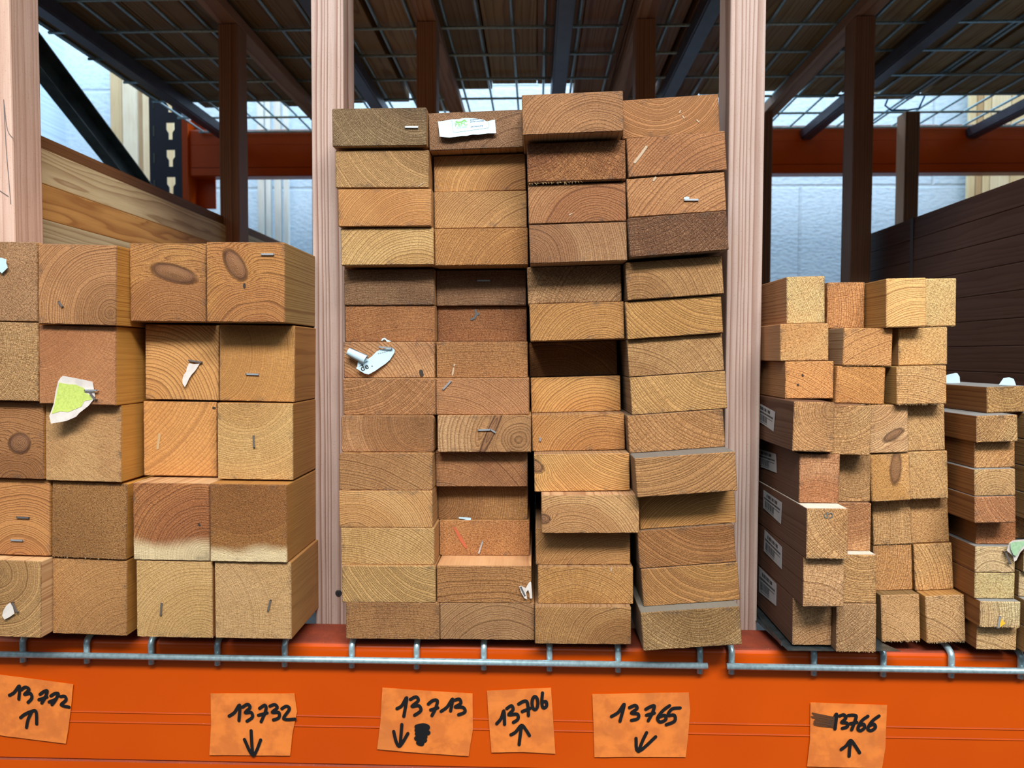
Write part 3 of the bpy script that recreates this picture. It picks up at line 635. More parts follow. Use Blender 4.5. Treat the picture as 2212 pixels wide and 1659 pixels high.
def sheet(name, c, pts, y, mat, parent=None, th=.00035, bend=None, sub=2):
    v2 = crop(c, pts, y); bm = bmesh.new(); vs = [bm.verts.new(p) for p in v2]
    f = bm.faces.new(vs); f.normal_update()
    if f.normal.y > 0: f.normal_flip()
    bmesh.ops.triangulate(bm, faces=[f])
    for _ in range(sub): bmesh.ops.subdivide_edges(bm, edges=bm.edges[:], cuts=1, use_grid_fill=True)
    if bend:
        for v in bm.verts: v.co.y += bend(v.co)
    g = bmesh.ops.extrude_face_region(bm, geom=bm.faces[:])
    for e in g['geom']:
        if isinstance(e, bmesh.types.BMVert): e.co.y -= th
    bmesh.ops.recalc_face_normals(bm, faces=bm.faces)
    return bm_obj(name, bm, mat, parent, smooth=False)

ST, SD = M_STAPLE, M_STAPLED
for key, c, a, b, m, kw in [
    ('A1', 'c4', (702, 341), (805, 341), ST, {}), ('D3', 'c5', (1362, 908), (1475, 908), ST, {}), ('B5', 'c6', (1274, 140), (1384, 140), SD, {}),
    ('B8', 'c6', (1058, 975), (992, 1046), ST, {}), ('B9', 'c6', (1280, 1385), (1392, 1382), ST, D(bend=-.004)), ('B12', 'c8', (1236, 752), (1204, 850), ST, {}),
    ('C9', 'c7', (182, 1448), (180, 1478), ST, D(r=.0003)), ('Ld1', 'l1', (1685, 147), (1770, 147), ST, {}), ('Ld2', 'l1', (1588, 920), (1672, 923), ST, {}),
    ('La4', 'l2', (107, 560), (190, 564), SD, {}), ('La4', 'l2', (70, 707), (150, 710), ST, {}), ('Ld3', 'l2', (1637, 32), (1641, 112), SD, {}), ('Lb1', 'l1', (378, 452), (404, 488), SD, {}),
    ('Lc5', 'l2', (1044, 1114), (1038, 1194), SD, {}), ('Ld5', 'l2', (1748, 1092), (1730, 1166), SD, {}), ('S9', 's2', (966, 1155), (948, 1278), ST, {})]:
    staple(BOARD[key], on(key), c, a, b, m, **kw)

def paper(label, cat='paper tag', name='paper_tag', *a, **k):
    o = sheet(name, *a, **k); tag(o, label, cat); return o
def curl(x0, z0, amt, rad): return lambda p: -amt * min(1, ((Vector((p.x, p.z)) - Vector((x0, z0))).length / rad)) ** 1.6
# printed certification slip on the tilted board
yB = on('B1') - .0014
q = crop('pf', [(1000, 340), (900, 840)], yB); zt, zb = q[0].z, q[1].z
bendf = lambda p: -.0055 * max(0, (zt - p.z) / (zt - zb)) ** 1.5 - .0005
tg = paper('torn pale blue printed paper slip on the tilted board atop second column', 'paper tag', 'paper_tag', 'pf', [(320, 405), (460, 390), (600, 365), (700, 346), (850, 344), (1000, 316), (1140, 312), (1300, 322), (1500, 350), (1560, 372), (1620, 402), (1720, 378), (1832, 352), (1850, 540), (1870, 740), (1640, 742), (1400, 778), (1250, 776), (1100, 812), (950, 816), (800, 846), (640, 862), (500, 852), (382, 835), (350, 600)], yB, M_PAPER, bend=bendf, sub=3)
def stroke_bm(bm, pts, wd, yf, th=.00012, smooth=True):
    P2 = [Vector((p.x, p.z)) for p in pts]
    if smooth and len(P2) > 2:
        out = []
        for i in range(len(P2) - 1):
            p0, p1, p2, p3 = P2[max(i - 1, 0)], P2[i], P2[i + 1], P2[min(i + 2, len(P2) - 1)]
            for t in (0, .25, .5, .75):
                out.append(.5 * ((2 * p1) + (p2 - p0) * t + (2 * p0 - 5 * p1 + 4 * p2 - p3) * t * t + (3 * p1 - p0 - 3 * p2 + p3) * t ** 3))
        P2 = out + [P2[-1]]
    for k, p in enumerate(P2):
        y = yf(p.x, p.y) - th - k * 4e-6
        disc = [bm.verts.new((p.x + math.cos(t) * wd / 2, y, p.y + math.sin(t) * wd / 2)) for t in [math.pi * j / 6 for j in range(12)]]
        bm.faces.new(disc)
        if k:
            o_ = P2[k - 1]; d = p - o_
            if d.length < 1e-6: continue
            nrm = Vector((-d.y, d.x)).normalized() * wd / 2
            yo = yf(o_.x, o_.y) - th - k * 4e-6 - 2e-6
            bm.faces.new([bm.verts.new(v) for v in ((o_.x + nrm.x, yo, o_.y + nrm.y), (p.x + nrm.x, y, p.y + nrm.y), (p.x - nrm.x, y, p.y - nrm.y), (o_.x - nrm.x, yo, o_.y - nrm.y))])
def strokes(name, c, lines, wd, y, mat, parent, yf=None, smooth=True):
    bm = bmesh.new()
    for ln in lines: stroke_bm(bm, crop(c, ln, y), wd, yf or (lambda x, z: y), smooth=smooth)
    bmesh.ops.recalc_face_normals(bm, faces=bm.faces)
    for f in bm.faces:
        if f.normal.y > 0: f.normal_flip()
    return bm_obj(name, bm, mat, parent)
yfP = lambda x, z: yB + bendf(Vector((x, 0, z))) - .0004
strokes('printed_frame', 'pf', [[(670, 395), (700, 410), (712, 520), (738, 680), (755, 710), (800, 714), (1100, 672), (1400, 625), (1640, 590), (1668, 560), (1665, 480), (1655, 420)]], .00035, yB, M_LINE, tg, yfP)
strokes('printed_logo', 'pf', [[(805, 405), (850, 428), (920, 425), (985, 395), (1030, 370), (1046, 385)]], .0017, yB, M_PRINTG, tg, yfP)
def text(body, c, a, b, y, mat, parent, name='printed_text', bold=0, yoff=0.):
    """flat lettering between two baseline points a and b"""
    cu = bpy.data.curves.new(name, 'FONT'); cu.body = body; cu.size = 1; cu.offset = bold
    t = new_obj(name, cu); bpy.context.view_layer.update()
    dg = bpy.context.evaluated_depsgraph_get(); me = bpy.data.meshes.new_from_object(t.evaluated_get(dg)); bpy.data.objects.remove(t)
    xs = [v.co.x for v in me.vertices]; w0 = max(xs) - min(xs); x0 = min(xs)
    A, B = crop(c, [a, b], y); d = (B - A); s = d.length / w0; d.normalize(); up = Vector((-d.z, 0, d.x))
    for v in me.vertices:
        p = A + d * (v.co.x - x0) * s + up * v.co.y * s; p.y = yoff(p.x, p.z) - .00015 if callable(yoff) else y; v.co = p
    me.materials.clear(); me.materials.append(mat); return new_obj(name, me, parent)
text('PEFC', 'pf', (785, 550), (1112, 505), yB, M_PRINTG, tg, bold=.012, yoff=yfP)
text('pefc-france.org', 'pf', (1195, 572), (1512, 535), yB, M_PRINTB, tg, bold=.01, yoff=yfP)
text('10-31-3050', 'pf', (825, 610), (1092, 575), yB, M_PRINTG, tg, yoff=yfP)
text('sources contrôlées', 'pf', (1180, 432), (1540, 395), yB, M_PRINTB, tg, bold=.01, yoff=yfP)
text('durablement', 'pf', (1175, 382), (1420, 350), yB, M_PRINTB, tg, bold=.01, yoff=yfP)

# torn yellow-green tag
yT = on('Lb2') - .0016; A_ = crop('l1', [(600, 1040)], yT)[0]; bf = curl(A_.x, A_.z, .007, .07)
tg = paper('torn yellow-green and white tag stapled to second column of left stack', 'paper tag', 'paper_tag', 'l1', [(418, 932), (510, 950), (600, 970), (606, 1010), (615, 1065), (600, 1092), (575, 1125), (520, 1170), (500, 1195), (440, 1222), (350, 1238), (338, 1190), (350, 1150), (362, 1110), (372, 1030), (388, 965), (405, 940)], yT, M_CREAM, bend=bf)
tg2 = sheet('yellow_print', 'l1', [(392, 975), (440, 985), (490, 988), (545, 1012), (550, 1040), (585, 1060), (596, 1085), (545, 1095), (530, 1130), (450, 1165), (400, 1160), (350, 1176), (362, 1130), (375, 1060)], yT - .0006, M_YEL, tg, th=.0001, bend=bf)
staple(tg, yT, 'l1', (545, 1026), (628, 1026), ST, lift=.0022); staple(tg, yT, 'l1', (582, 1042), (618, 1088), SD, lift=.002)
# white torn tag with a rolled corner
yT = on('A7') - .0016; A_ = crop('c6', [(530, 700)], yT)[0]; bf = curl(A_.x, A_.z, .007, .05)
tg = paper('torn white paper tag with rolled corner, seventh board of first central column', 'paper tag', 'paper_tag', 'c6', [(276, 868), (330, 820), (400, 772), (440, 730), (470, 714), (520, 706), (572, 700), (590, 718), (588, 740), (550, 800), (515, 832), (480, 856), (430, 892), (380, 920), (350, 914), (312, 892)], yT, M_PAPER, bend=bf)
bm = bmesh.new()
a, b = crop('c6', [(200, 730), (345, 800)], yT - .008); rings = []
d = (b - a).normalized(); up = d.cross(Vector((0, 1, 0)))
for t in [i / 6 for i in range(7)]:
    p = a.lerp(b, t); rr = .0055 + .0012 * t
    rings.append([bm.verts.new(p + (up * math.cos(g) + Vector((0, 1, 0)) * math.sin(g)) * rr * (1 - .12 * j / 14)) for j, g in enumerate([2 * math.pi * j / 12 for j in range(15)])])
for A, B in zip(rings, rings[1:]):
    for j in range(14): bm.faces.new((A[j], A[j + 1], B[j + 1], B[j]))
bm_obj('rolled_corner', bm, M_PAPER, tg, smooth=True)
sheet('folded_flap', 'c6', [(276, 868), (284, 800), (300, 768), (345, 775), (368, 800), (330, 826)], yT - .0065, M_PAPER, tg)
staple(tg, yT, 'c6', (458, 692), (568, 702), ST, lift=.0035)
yfA = lambda x, z: yT + bf(Vector((x, 0, z))) - .0006
text('de .', 'c6', (325, 895), (412, 852), yT, M_BARK, tg, bold=.015, yoff=yfA)
strokes('perforation', 'c6', [[(452 + i * 17, 748 - i * 3 - .35 * i * i), (462 + i * 17, 746 - i * 3 - .4 * i * i)] for i in range(7)], .0004, yT, M_BARK, tg, yfA)
# small scraps
tg = paper('small torn paper ring, between sixth and seventh boards of first central column', 'paper scrap', 'paper_scrap', 'c6', [(475, 640), (485, 622), (508, 616), (525, 632), (562, 646), (525, 652), (515, 636), (500, 628), (488, 640)], on('A6') - .0012, M_PAPER, sub=0)
tg = paper('curled white paper sliver hanging from grey staple, third column of left stack', 'paper scrap', 'paper_scrap', 'l1', [(1220, 850), (1252, 856), (1290, 853), (1275, 880), (1262, 900), (1240, 925), (1225, 950), (1210, 985), (1200, 1004), (1184, 982), (1182, 955), (1190, 925), (1205, 905), (1208, 880)], on('Lc2') - .0016, M_CREAM, bend=lambda p: -.004 * max(0, (crop('l1', [(0, 850)], 0)[0].z - p.z) / .05))
staple(tg, on('Lc2'), 'l1', (1218, 832), (1305, 846), SD, lift=.002)
tg = paper('white folded paper scrap at the picture edge on the top left beam', 'paper scrap', 'paper_scrap', 'l1', [(-20, 168), (20, 172), (50, 182), (48, 205), (58, 235), (38, 255), (20, 272), (-10, 245)], on('La1') - .0018, M_PAPER, bend=lambda p: -.002)
tg = paper('crumpled pale paper scrap on the protruding bottom left beam', 'paper scrap', 'paper_scrap', 'l2', [(70, 1108), (88, 1135), (100, 1178), (70, 1200), (35, 1218), (20, 1192), (28, 1160), (45, 1130)], on('La5') - .0016, M_CREAM, bend=lambda p: -.0015)
staple(tg, on('La5'), 'l2', (78, 1108), (112, 1176), SD, lift=.003)
tg = paper('tiny folded white paper under the recessed boards of second central column', 'paper scrap', 'paper_scrap', 'c8', [(1048, 566), (1100, 568), (1146, 572), (1144, 586), (1128, 606), (1085, 614), (1066, 606), (1068, 592), (1110, 584), (1052, 578)], on('B11') - .003, M_PAPER, sub=0)
tg = paper('shredded cream paper at right end of protruding board, second central column', 'paper scrap', 'paper_scrap', 'c8', [(1520, 1102), (1535, 1098), (1572, 1118), (1585, 1090), (1606, 1064), (1613, 1072), (1618, 1130), (1622, 1196), (1602, 1198), (1600, 1160), (1590, 1130), (1574, 1150), (1582, 1202), (1562, 1196), (1535, 1150)], on('B13') - .0018, M_CREAM, sub=1, bend=lambda p: -.0012)
staple(tg, on('B13'), 'c8', (1532, 1108), (1566, 1180), SD, lift=.003)
tg = paper('folded white paper bit on the staple of third board, fourth central column', 'paper scrap', 'paper_scrap', 'c5', [(1358, 902), (1362, 890), (1385, 882), (1405, 890), (1396, 903)], on('D3') - .0016, M_PAPER, sub=0)
tg = paper('torn green and white tag stapled at right picture edge', 'paper tag', 'paper_tag', 's2', [(1050, 425), (1080, 400), (1110, 395), (1160, 390), (1260, 380), (1260, 440), (1207, 470), (1165, 520), (1130, 600), (1108, 612), (1098, 560), (1030, 500)], on('S7') - .006, M_CREAM, bend=curl(.6, 1.12, .003, .03))
sheet('green_print', 's2', [(1068, 430), (1110, 418), (1200, 408), (1255, 402), (1205, 452), (1160, 505), (1130, 560), (1100, 545), (1075, 490)], on('S7') - .0088, M_GREENP, tg, th=.0001)
staple(tg, on('S7'), 's2', (1020, 512), (1070, 636), SD, lift=.004)
tg = paper('tiny yellow and white paper bit beside staple on protruding right batten', 'paper scrap', 'paper_scrap', 's2', [(985, 1180), (1000, 1205), (1022, 1228), (990, 1250), (964, 1270), (968, 1225)], on('S9') - .0014, simple('orange yellow print', (.85, .5, .03), .8), sub=0)
# marks: pen scribble, red chalk, smudges
strokes('pen_scribble', 'r2', [[(572, 530), (570, 552), (592, 556), (588, 515)], [(600, 530), (622, 522), (632, 545), (608, 562)]], .0011, on('Ra6') - .0008, simple('pale ink', (.16, .17, .16), .8), BOARD['Ra6'])
strokes('red_chalk_mark', 'c8', [[(1020, 655), (1040, 695), (1065, 745), (1105, 800)], [(1015, 650), (1060, 715), (1100, 790)]], .0032, on('B12') - .0006, simple('red chalk', (.52, .12, .05), .9), BOARD['B12'])
bm = bmesh.new()
def splinters(key, c, p0, p1, n, ln, seed):
    R = random.Random(seed); bm = bmesh.new(); A, B = crop(c, [p0, p1], on(key))
    for i in range(n):
        p = A.lerp(B, R.random()); d = Vector((R.uniform(-.8, .8), R.uniform(-.9, 0), R.uniform(-1, .1))).normalized() * ln * R.uniform(.4, 1)
        s = Vector((.00022, 0, .00012)); v = [bm.verts.new(p + s), bm.verts.new(p - s), bm.verts.new(p + Vector((0, -.0003, 0))), bm.verts.new(p + d)]
        for f in ((0, 1, 3), (1, 2, 3), (2, 0, 3)): bm.faces.new([v[j] for j in f])
    return tag(bm_obj('splinters', bm, M_SPLINT, BOARD[key]), kind='stuff')
for a in [('C2', 'c5', (150, 778), (560, 762), 60, .006, 1), ('Ra6', 'r2', (450, 862), (740, 868), 40, .003, 2), ('Rd5', 'r2', (1235, 410), (1510, 400), 40, .0028, 3), ('Rc5', 'r2', (950, 432), (1220, 408), 36, .0026, 4),
          ('Rc6', 'r2', (960, 772), (1230, 748), 30, .0025, 5), ('Rc8', 'r2', (1025, 1500), (1295, 1500), 40, .003, 6), ('Rd8', 'r2', (1362, 1512), (1640, 1504), 40, .0028, 7), ('Rb8', 'r2', (660, 1572), (945, 1582), 40, .0026, 8),
          ('Rc3', 'r1', (1262, 1160), (1672, 1155), 40, .0026, 9), ('Rb3', 'r1', (735, 1155), (1140, 1160), 36, .0026, 10), ('Rb2', 'r1', (805, 828), (1200, 828), 30, .0024, 11), ('Rd1', 'r1', (1510, 492), (1755, 490), 24, .0022, 12),
          ('Ra4', 'r1', (378, 1540), (700, 1545), 30, .0018, 13), ('S3', 's1', (815, 1198), (1250, 1186), 30, .0018, 14), ('S9', 's2', (780, 1258), (1160, 1270), 30, .002, 15), ('Lb4', 'l2', (340, 812), (800, 828), 30, .004, 16), ('Lc5', 'l2', (880, 1325), (1380, 1335), 22, .0022, 17)]:
    splinters(*a)

M_SCAR = simple('pale scratched wood', (.50, .38, .26), .8); M_SPOT = simple('dark spot', (.035, .028, .022), .85)
for key, nm, c, lines, wd_, m in [('D2', 'paint_streak', 'c5', [[(1068, 495), (1040, 535), (1010, 575), (978, 615)]], .0032, M_SCAR), ('B7', 'pale_scratch', 'c6', [[(1088, 838), (1085, 845)], [(1080, 870), (1070, 925)]], .0022, M_SCAR),
        ('Lc3', 'pale_scratch', 'l2', [[(1030, 25), (1022, 80), (1018, 115)]], .0035, simple('faint scratch', (.56, .36, .17), .8)), ('D3', 'pale_scratch', 'c5', [[(1140, 735), (1125, 755)]], .0026, M_SCAR), ('D1', 'pale_scratch', 'c5', [[(1352, 255), (1362, 272)], [(1462, 285), (1478, 302)], [(1335, 212), (1325, 228)]], .0014, M_SCAR),
        ('C3', 'pale_splinter', 'c5', [[(470, 1025), (490, 1012)]], .0012, M_SCAR), ('A2', 'pale_splinter', 'c4', [[(808, 802), (852, 772)]], .0008, M_SCAR), ('A7', 'dark_spot', 'c6', [[(808, 898), (814, 925)]], .0055, M_SPOT),
        ('Lc4', 'dark_spot', 'l2', [[(1283, 604), (1289, 611)]], .0026, M_SPOT), ('Lc3', 'dark_spot', 'l1', [[(1376, 1138), (1386, 1139)]], .0026, M_SPOT), ('Ld1', 'dark_spot', 'l1', [[(1578, 342), (1578, 358)]], .0032, M_SPOT),
        ('B6', 'grey_scuff', 'c6', [[(1262, 385), (1268, 420), (1255, 450), (1225, 462)], [(1262, 430), (1290, 415)]], .0028, simple('grey scuff', (.10, .10, .10), .8)), ('Ra3', 'dark_spot', 'r1', [[(448, 908), (452, 914)], [(408, 990), (412, 994)]], .0024, M_SPOT),
        ('C13', 'pale_splinter', 'c9', [[(722, 962), (722, 985)]], .0018, M_SCAR)]:
    strokes(nm, c, lines, wd_, on(key) - .0006, m, BOARD[key])
# stickers with bar codes on the dark sides
def sticker(key, quad, label):
    x, z, y, roll, wd, ht = FIT[key]; xs = x - wd / 2 - .0006
    o_x, o_y, s = CROP['sg']; C = [PX(o_x + a / s, o_y + b / s, xs) for a, b in quad]
    bm = bmesh.new()
    def Q(u, v): return C[0].lerp(C[1], u).lerp(C[3].lerp(C[2], u), v)
    n = 6; g = [[bm.verts.new(Q(i / n, j / n) + Vector((-.0035 * max(0, .35 - i / n) * (1 if key in ('Ra4', 'Ra5') else 0), 0, 0))) for i in range(n + 1)] for j in range(n + 1)]
    for j in range(n):
        for i in range(n):
            if key in ('Ra4', 'Ra5') and i == 0 and j >= 4: continue
            bm.faces.new((g[j][i], g[j][i + 1], g[j + 1][i + 1], g[j + 1][i]))
    r = bmesh.ops.extrude_face_region(bm, geom=bm.faces[:])
    for e in r['geom']:
        if isinstance(e, bmesh.types.BMVert): e.co.x -= .0002
    bmesh.ops.recalc_face_normals(bm, faces=bm.faces)
    o = bm_obj('barcode_sticker', bm, M_STICK); tag(o, label, 'sticker', 'barcode stickers on the right stack')
    bm = bmesh.new(); R = random.Random(5)
    def rect(u0, u1, v0, v1):
        vs = [bm.verts.new(Q(u, v) + Vector((-.0004 - .0035 * max(0, .35 - u) * (1 if key in ('Ra4', 'Ra5') else 0), 0, 0))) for u, v in ((u0, v0), (u1, v0), (u1, v1), (u0, v1))]; bm.faces.new(vs)
    u = .10
    while u < .62:
        w_ = R.choice((.008, .012, .02)); rect(u, u + w_, .50, .84); u += w_ + R.choice((.008, .012, .018))
    bm_obj('barcode', bm, M_BARK, o); bm = bmesh.new()
    u = .2
    while u < .75:
        w_ = R.choice((.03, .045)); rect(u, u + w_, .10, .26); u += w_ + R.choice((.012, .03))
    u = .05
    while u < .93:
        w_ = R.choice((.02, .03)); rect(u, u + w_, .34, .43); u += w_ + .01
    u = .6
    while u < .9: rect(u, u + .015, .52, .56); u += .024
    u = .12
    while u < .6: rect(u, u + .015, .88, .92); u += .026
    bm_obj('printed_text', bm, M_BARK, o)
sticker('Ra4', [(42, 58), (192, 140), (180, 290), (58, 205)], 'highest barcode sticker with curled corner, left side of right stack')
sticker('Ra5', [(42, 412), (200, 462), (205, 606), (66, 552)], 'second barcode sticker from above, left side of right stack')
sticker('Ra6', [(104, 735), (245, 832), (236, 996), (102, 872)], 'third and middle barcode sticker, left side of right stack')
sticker('Ra7', [(112, 1038), (245, 1172), (242, 1340), (106, 1200)], 'fourth barcode sticker from above, left side of right stack')
sticker('Ra8', [(70, 1320), (202, 1452), (200, 1620), (70, 1512)], 'lowest barcode sticker on the bottom board, left side of right stack')

# ---------------------------------------------------------------- rack beams
def beam(name, x0, x1, yf, ztop, zg, zb, dep, label, tail=.03):
    pr = []   # (y, z) outline, front face towards -y
    for i in range(6):
        a = math.radians(90 - 18 * i); pr.append((yf + .007 - .007 * math.cos(math.pi / 2 - a), ztop - .007 + .007 * math.sin(a)))
    pr = [(yf + .007 - .007 * math.sin(math.radians(18 * i)), ztop - .007 + .007 * math.cos(math.radians(18 * i))) for i in range(6)]
    for z in zg:
        pr += [(yf, z + .0012), (yf - .0007, z + .0008), (yf - .0010, z), (yf - .0007, z - .0008), (yf, z - .0012)]
    pr += [(yf, zb + .0015), (yf + .0022, zb + .0006), (yf + .0022, zb - .0006), (yf - .001, zb - .0022), (yf - .001, zb - tail), (yf + .004, zb - tail - .004), (yf + dep, zb - tail - .004), (yf + dep, ztop)]
    bm = bmesh.new(); A = [bm.verts.new((x0, y, z)) for y, z in pr]; B = [bm.verts.new((x1, y, z)) for y, z in pr]
    for i in range(len(pr)):
        j = (i + 1) % len(pr); bm.faces.new((A[i], A[j], B[j], B[i]))
    bm.faces.new(A); bm.faces.new(B); bmesh.ops.recalc_face_normals(bm, faces=bm.faces)
    o = bm_obj(name, bm, M_PAINT); tag(o, label, 'rack beam', 'orange rack beams'); return o
YF = .017
z1, z2, zb = P(1106, 1555, YF).z, P(1106, 1577, YF).z, P(400, 1645, YF).z
beam('rack_beam', -1.42, 2.3, YF, .985, (z1, z2), zb, .072, 'long bright orange steel rack beam at the front, carrying tape labels', .075)
zr = P(1106, 275, 1.98).z
rb = beam('rack_beam', -1.385, 2.6, 1.98, zr, (zr - .06,), zr - .150, .06, 'dark red-orange steel rack beam at the back under the upper deck')
bm = bmesh.new(); box(bm, -1.41, -1.385, 1.965, 2.05, zr - .30, zr + .04, .002); bm_obj('end_plate', bm, M_PAINT, rb)
bm = bmesh.new(); box(bm, -1.41, -1.31, 2.045, 2.05, zr - .30, zr + .07, 0); bm_obj('end_bracket', bm, M_PAINT, rb)
beam('rack_beam', -1.42, 2.3, YF, 2.245, (2.17,), 2.11, .072, 'orange steel rack beam at the front of the upper deck, above the picture')

# upright with key-hole slots and brace
up = empty('rack_upright', (-1.48, 1.99, 0)); tag(up, 'navy blue slotted rack upright behind left, beside the red-orange back beam', 'rack upright')
bpy.context.view_layer.update()
ux0, ux1 = -1.50, -1.415
zz = [1.45 + .0955 * i for i in range(13)]
bm = bmesh.new(); cx = (ux0 + ux1) / 2 - .002
def strip(x0, x1, z0, z1): box(bm, x0, x1, 1.975, 1.979, z0, z1)
strip(ux0, cx - .017, 0, 2.6); strip(cx + .017, ux1, 0, 2.6)
prev = 0
ko = P(357, 283, 1.977).z
zs = [ko + .107 * i for i in range(-8, 5)]
for zc in zs:
    strip(cx - .017, cx + .017, prev, zc - .034)
    # lower narrow part of each slot: fillers at both sides
    for s in (-1, 1):
        v = [bm.verts.new((cx + s * a, yy, zc + b)) for yy in (1.975, 1.979) for a, b in ((.017, -.034), (.008, -.034), (.008, -.008), (.0155, .004), (.017, .004))]
        for k in range(5):
            bm.faces.new((v[k], v[(k + 1) % 5], v[5 + (k + 1) % 5], v[5 + k]))
        bm.faces.new(v[:5]); bm.faces.new(v[5:])
    prev = zc + .032
strip(cx - .017, cx + .017, prev, 2.6)
bmesh.ops.recalc_face_normals(bm, faces=bm.faces)
bm_obj('slotted_face', bm, M_NAVY, up)
bm = bmesh.new(); box(bm, ux0 - .045, ux0, 1.975, 1.978, 0, 2.6); box(bm, ux0 - .045, ux0 - .042, 1.978, 2.06, 0, 2.6)
bm_obj('side_flange', bm, M_NAVY, up)
bm = bmesh.new(); box(bm, ux1 - .002, ux1, 1.979, 2.03, 0, 2.6); bm_obj('return_flange', bm, M_NAVY, up)
bm = bmesh.new()
for zc in zs: box(bm, ux0 - .030, ux0 - .022, 1.973, 1.976, zc - .02, zc + .02, .001)
bm_obj('edge_tabs', bm, M_BRACE, up)
# diagonal brace: C channel between the uprights
bm = bmesh.new(); a = Vector((-1.48, .95, 2.36)); b = Vector((-1.48, 1.97, 1.875))
d = (b - a).normalized(); nn = Vector((0, -d.z, d.y)); L_ = (b - a).length
def slab(u0, u1, x0, x1):
    v = []
    for t in (0, L_):
        for u in (u0, u1):
            for x in (x0, x1): v.append(bm.verts.new(a + d * t + nn * u + Vector((x, 0, 0))))
    bmesh.ops.convex_hull(bm, input=v)
slab(-.045, .045, .0, .004); slab(.041, .045, .004, .04); slab(-.045, -.041, .004, .04)
bm_obj('diagonal_brace', bm, M_BRACE, up)
bm = bmesh.new(); box(bm, -1.545, -1.415, .0, .085, 0, 2.7, .002); up2 = bm_obj('rack_upright', bm, M_NAVY); tag(up2, 'navy blue front rack upright, left of the picture', 'rack upright')

# ---------------------------------------------------------------- wire decks
OFF = [P(px, 1418, .0125).x for px in (50, 188, 327, 470, 615, 760, 900, 1045, 1187, 1335, 1512)]
OFF = [OFF[0] - .088] + OFF
OFF2 = [P(px, 1425, .0125).x for px in (1580, 1758, 1908, 2055, 2205)]
st = .0875
while len(OFF2) < 12: OFF2.append(OFF2[-1] + (st if len(OFF2) < 11 else .107))
def deck(label, xs, z, yfront, yback, bars, ys, crosstop=None):
    r = .0042; root = empty('wire_deck', (xs[0], yfront, z)); tag(root, label, 'wire deck', 'wire mesh deck panels'); bpy.context.view_layer.update()
    first = None
    for x in xs:
        if first is None:
            bm = bmesh.new()
            pts = [(x, yback, z - r), (x, yfront + .030, z - r)] + [(x, yfront + .030 - .030 * math.sin(t), z - r - .012 + .012 * math.cos(t)) for t in (.35, .7, 1.05, 1.3, 1.57)] + [(x, yfront, z - r - .022), (x, yfront, z - .043)]
            tube(bm, pts, r, 10); first = bm_obj('lengthwise_wire', bm, M_GALV, root, True); X0 = x
        else:
            o = first.copy(); COL.objects.link(o); o.location = first.location + Vector((x - X0, 0, 0))
    x0, x1 = xs[0] - .008, xs[-1] + .008
    bm = bmesh.new(); tube(bm, [(x0, yfront - .0082, z - .030), (x1, yfront - .0082, z - .030)], r, 12); bm_obj('front_wire', bm, M_GALV, root, True)
    fc = None
    for y in ys:
        if fc is None:
            bm = bmesh.new(); tube(bm, [(x0, y, z - 3 * r), (x1, y, z - 3 * r)], r, 8); fc = bm_obj('crosswise_wire', bm, M_GALV, root, True); Y0 = y
        else:
            o = fc.copy(); COL.objects.link(o); o.location = fc.location + Vector((0, y - Y0, 0))
    for bx in bars:
        bm = bmesh.new(); zt = z - 4 * r - .0003; v = [(-.026, zt), (-.021, zt - .036), (.021, zt - .036), (.026, zt)]
        for yy in (yfront + .09, yback - .01):
            pass
        A = [bm.verts.new((bx + a_, yfront + .092, b_)) for a_, b_ in v]; B = [bm.verts.new((bx + a_, yback - .02, b_)) for a_, b_ in v]
        for i in range(4): bm.faces.new((A[i], A[(i + 1) % 4], B[(i + 1) % 4], B[i]))
        bm.faces.new(A); bm.faces.new(B); bmesh.ops.bevel(bm, geom=bm.edges[:], offset=.004, segments=2, affect='EDGES'); bmesh.ops.recalc_face_normals(bm, faces=bm.faces)
        bm_obj('support_bar', bm, M_CHAN, root)
    return root
ysl = [.20 + .183 * i for i in range(10)]
deck('galvanised wire deck panel under the left and central stacks, hooked over orange beam', OFF, .998, .0125, 1.96, [], ysl)
deck('galvanised wire deck panel under the right stack, hooked over orange beam', OFF2, .998, .0125, 1.96, [], ysl)
ZU = 2.2665
ysu = [.14 + .0 + .183 * i for i in range(5)] + [P(1106, y_, 0).y for y_ in ()]
ysu = [.33, .515, .70, .88 + .0, 1.06, 1.24, 1.43, 1.61, 1.79, 1.965]
base = [x - OFF[0] for x in OFF]
for x0, bars, lab in ((None, (-1.22,), 'upper wire deck panel above the left bay, seen from below'), (OFF[0], (-.55, .067), 'upper wire deck panel above the central stack, seen from below'),
                 (OFF2[0], (.425, 1.04), 'upper wire deck panel above the right stack, seen from below'), (OFF2[0] + 1.02, (1.67,), 'upper wire deck panel above the far right bay, seen from below')):
    deck(lab, [x0 + b_ for b_ in base] if x0 is not None else [OFF[0] - .020 - .0875 * k_ for k_ in range(7)][::-1], ZU, .0125, 2.03, bars, ysu)

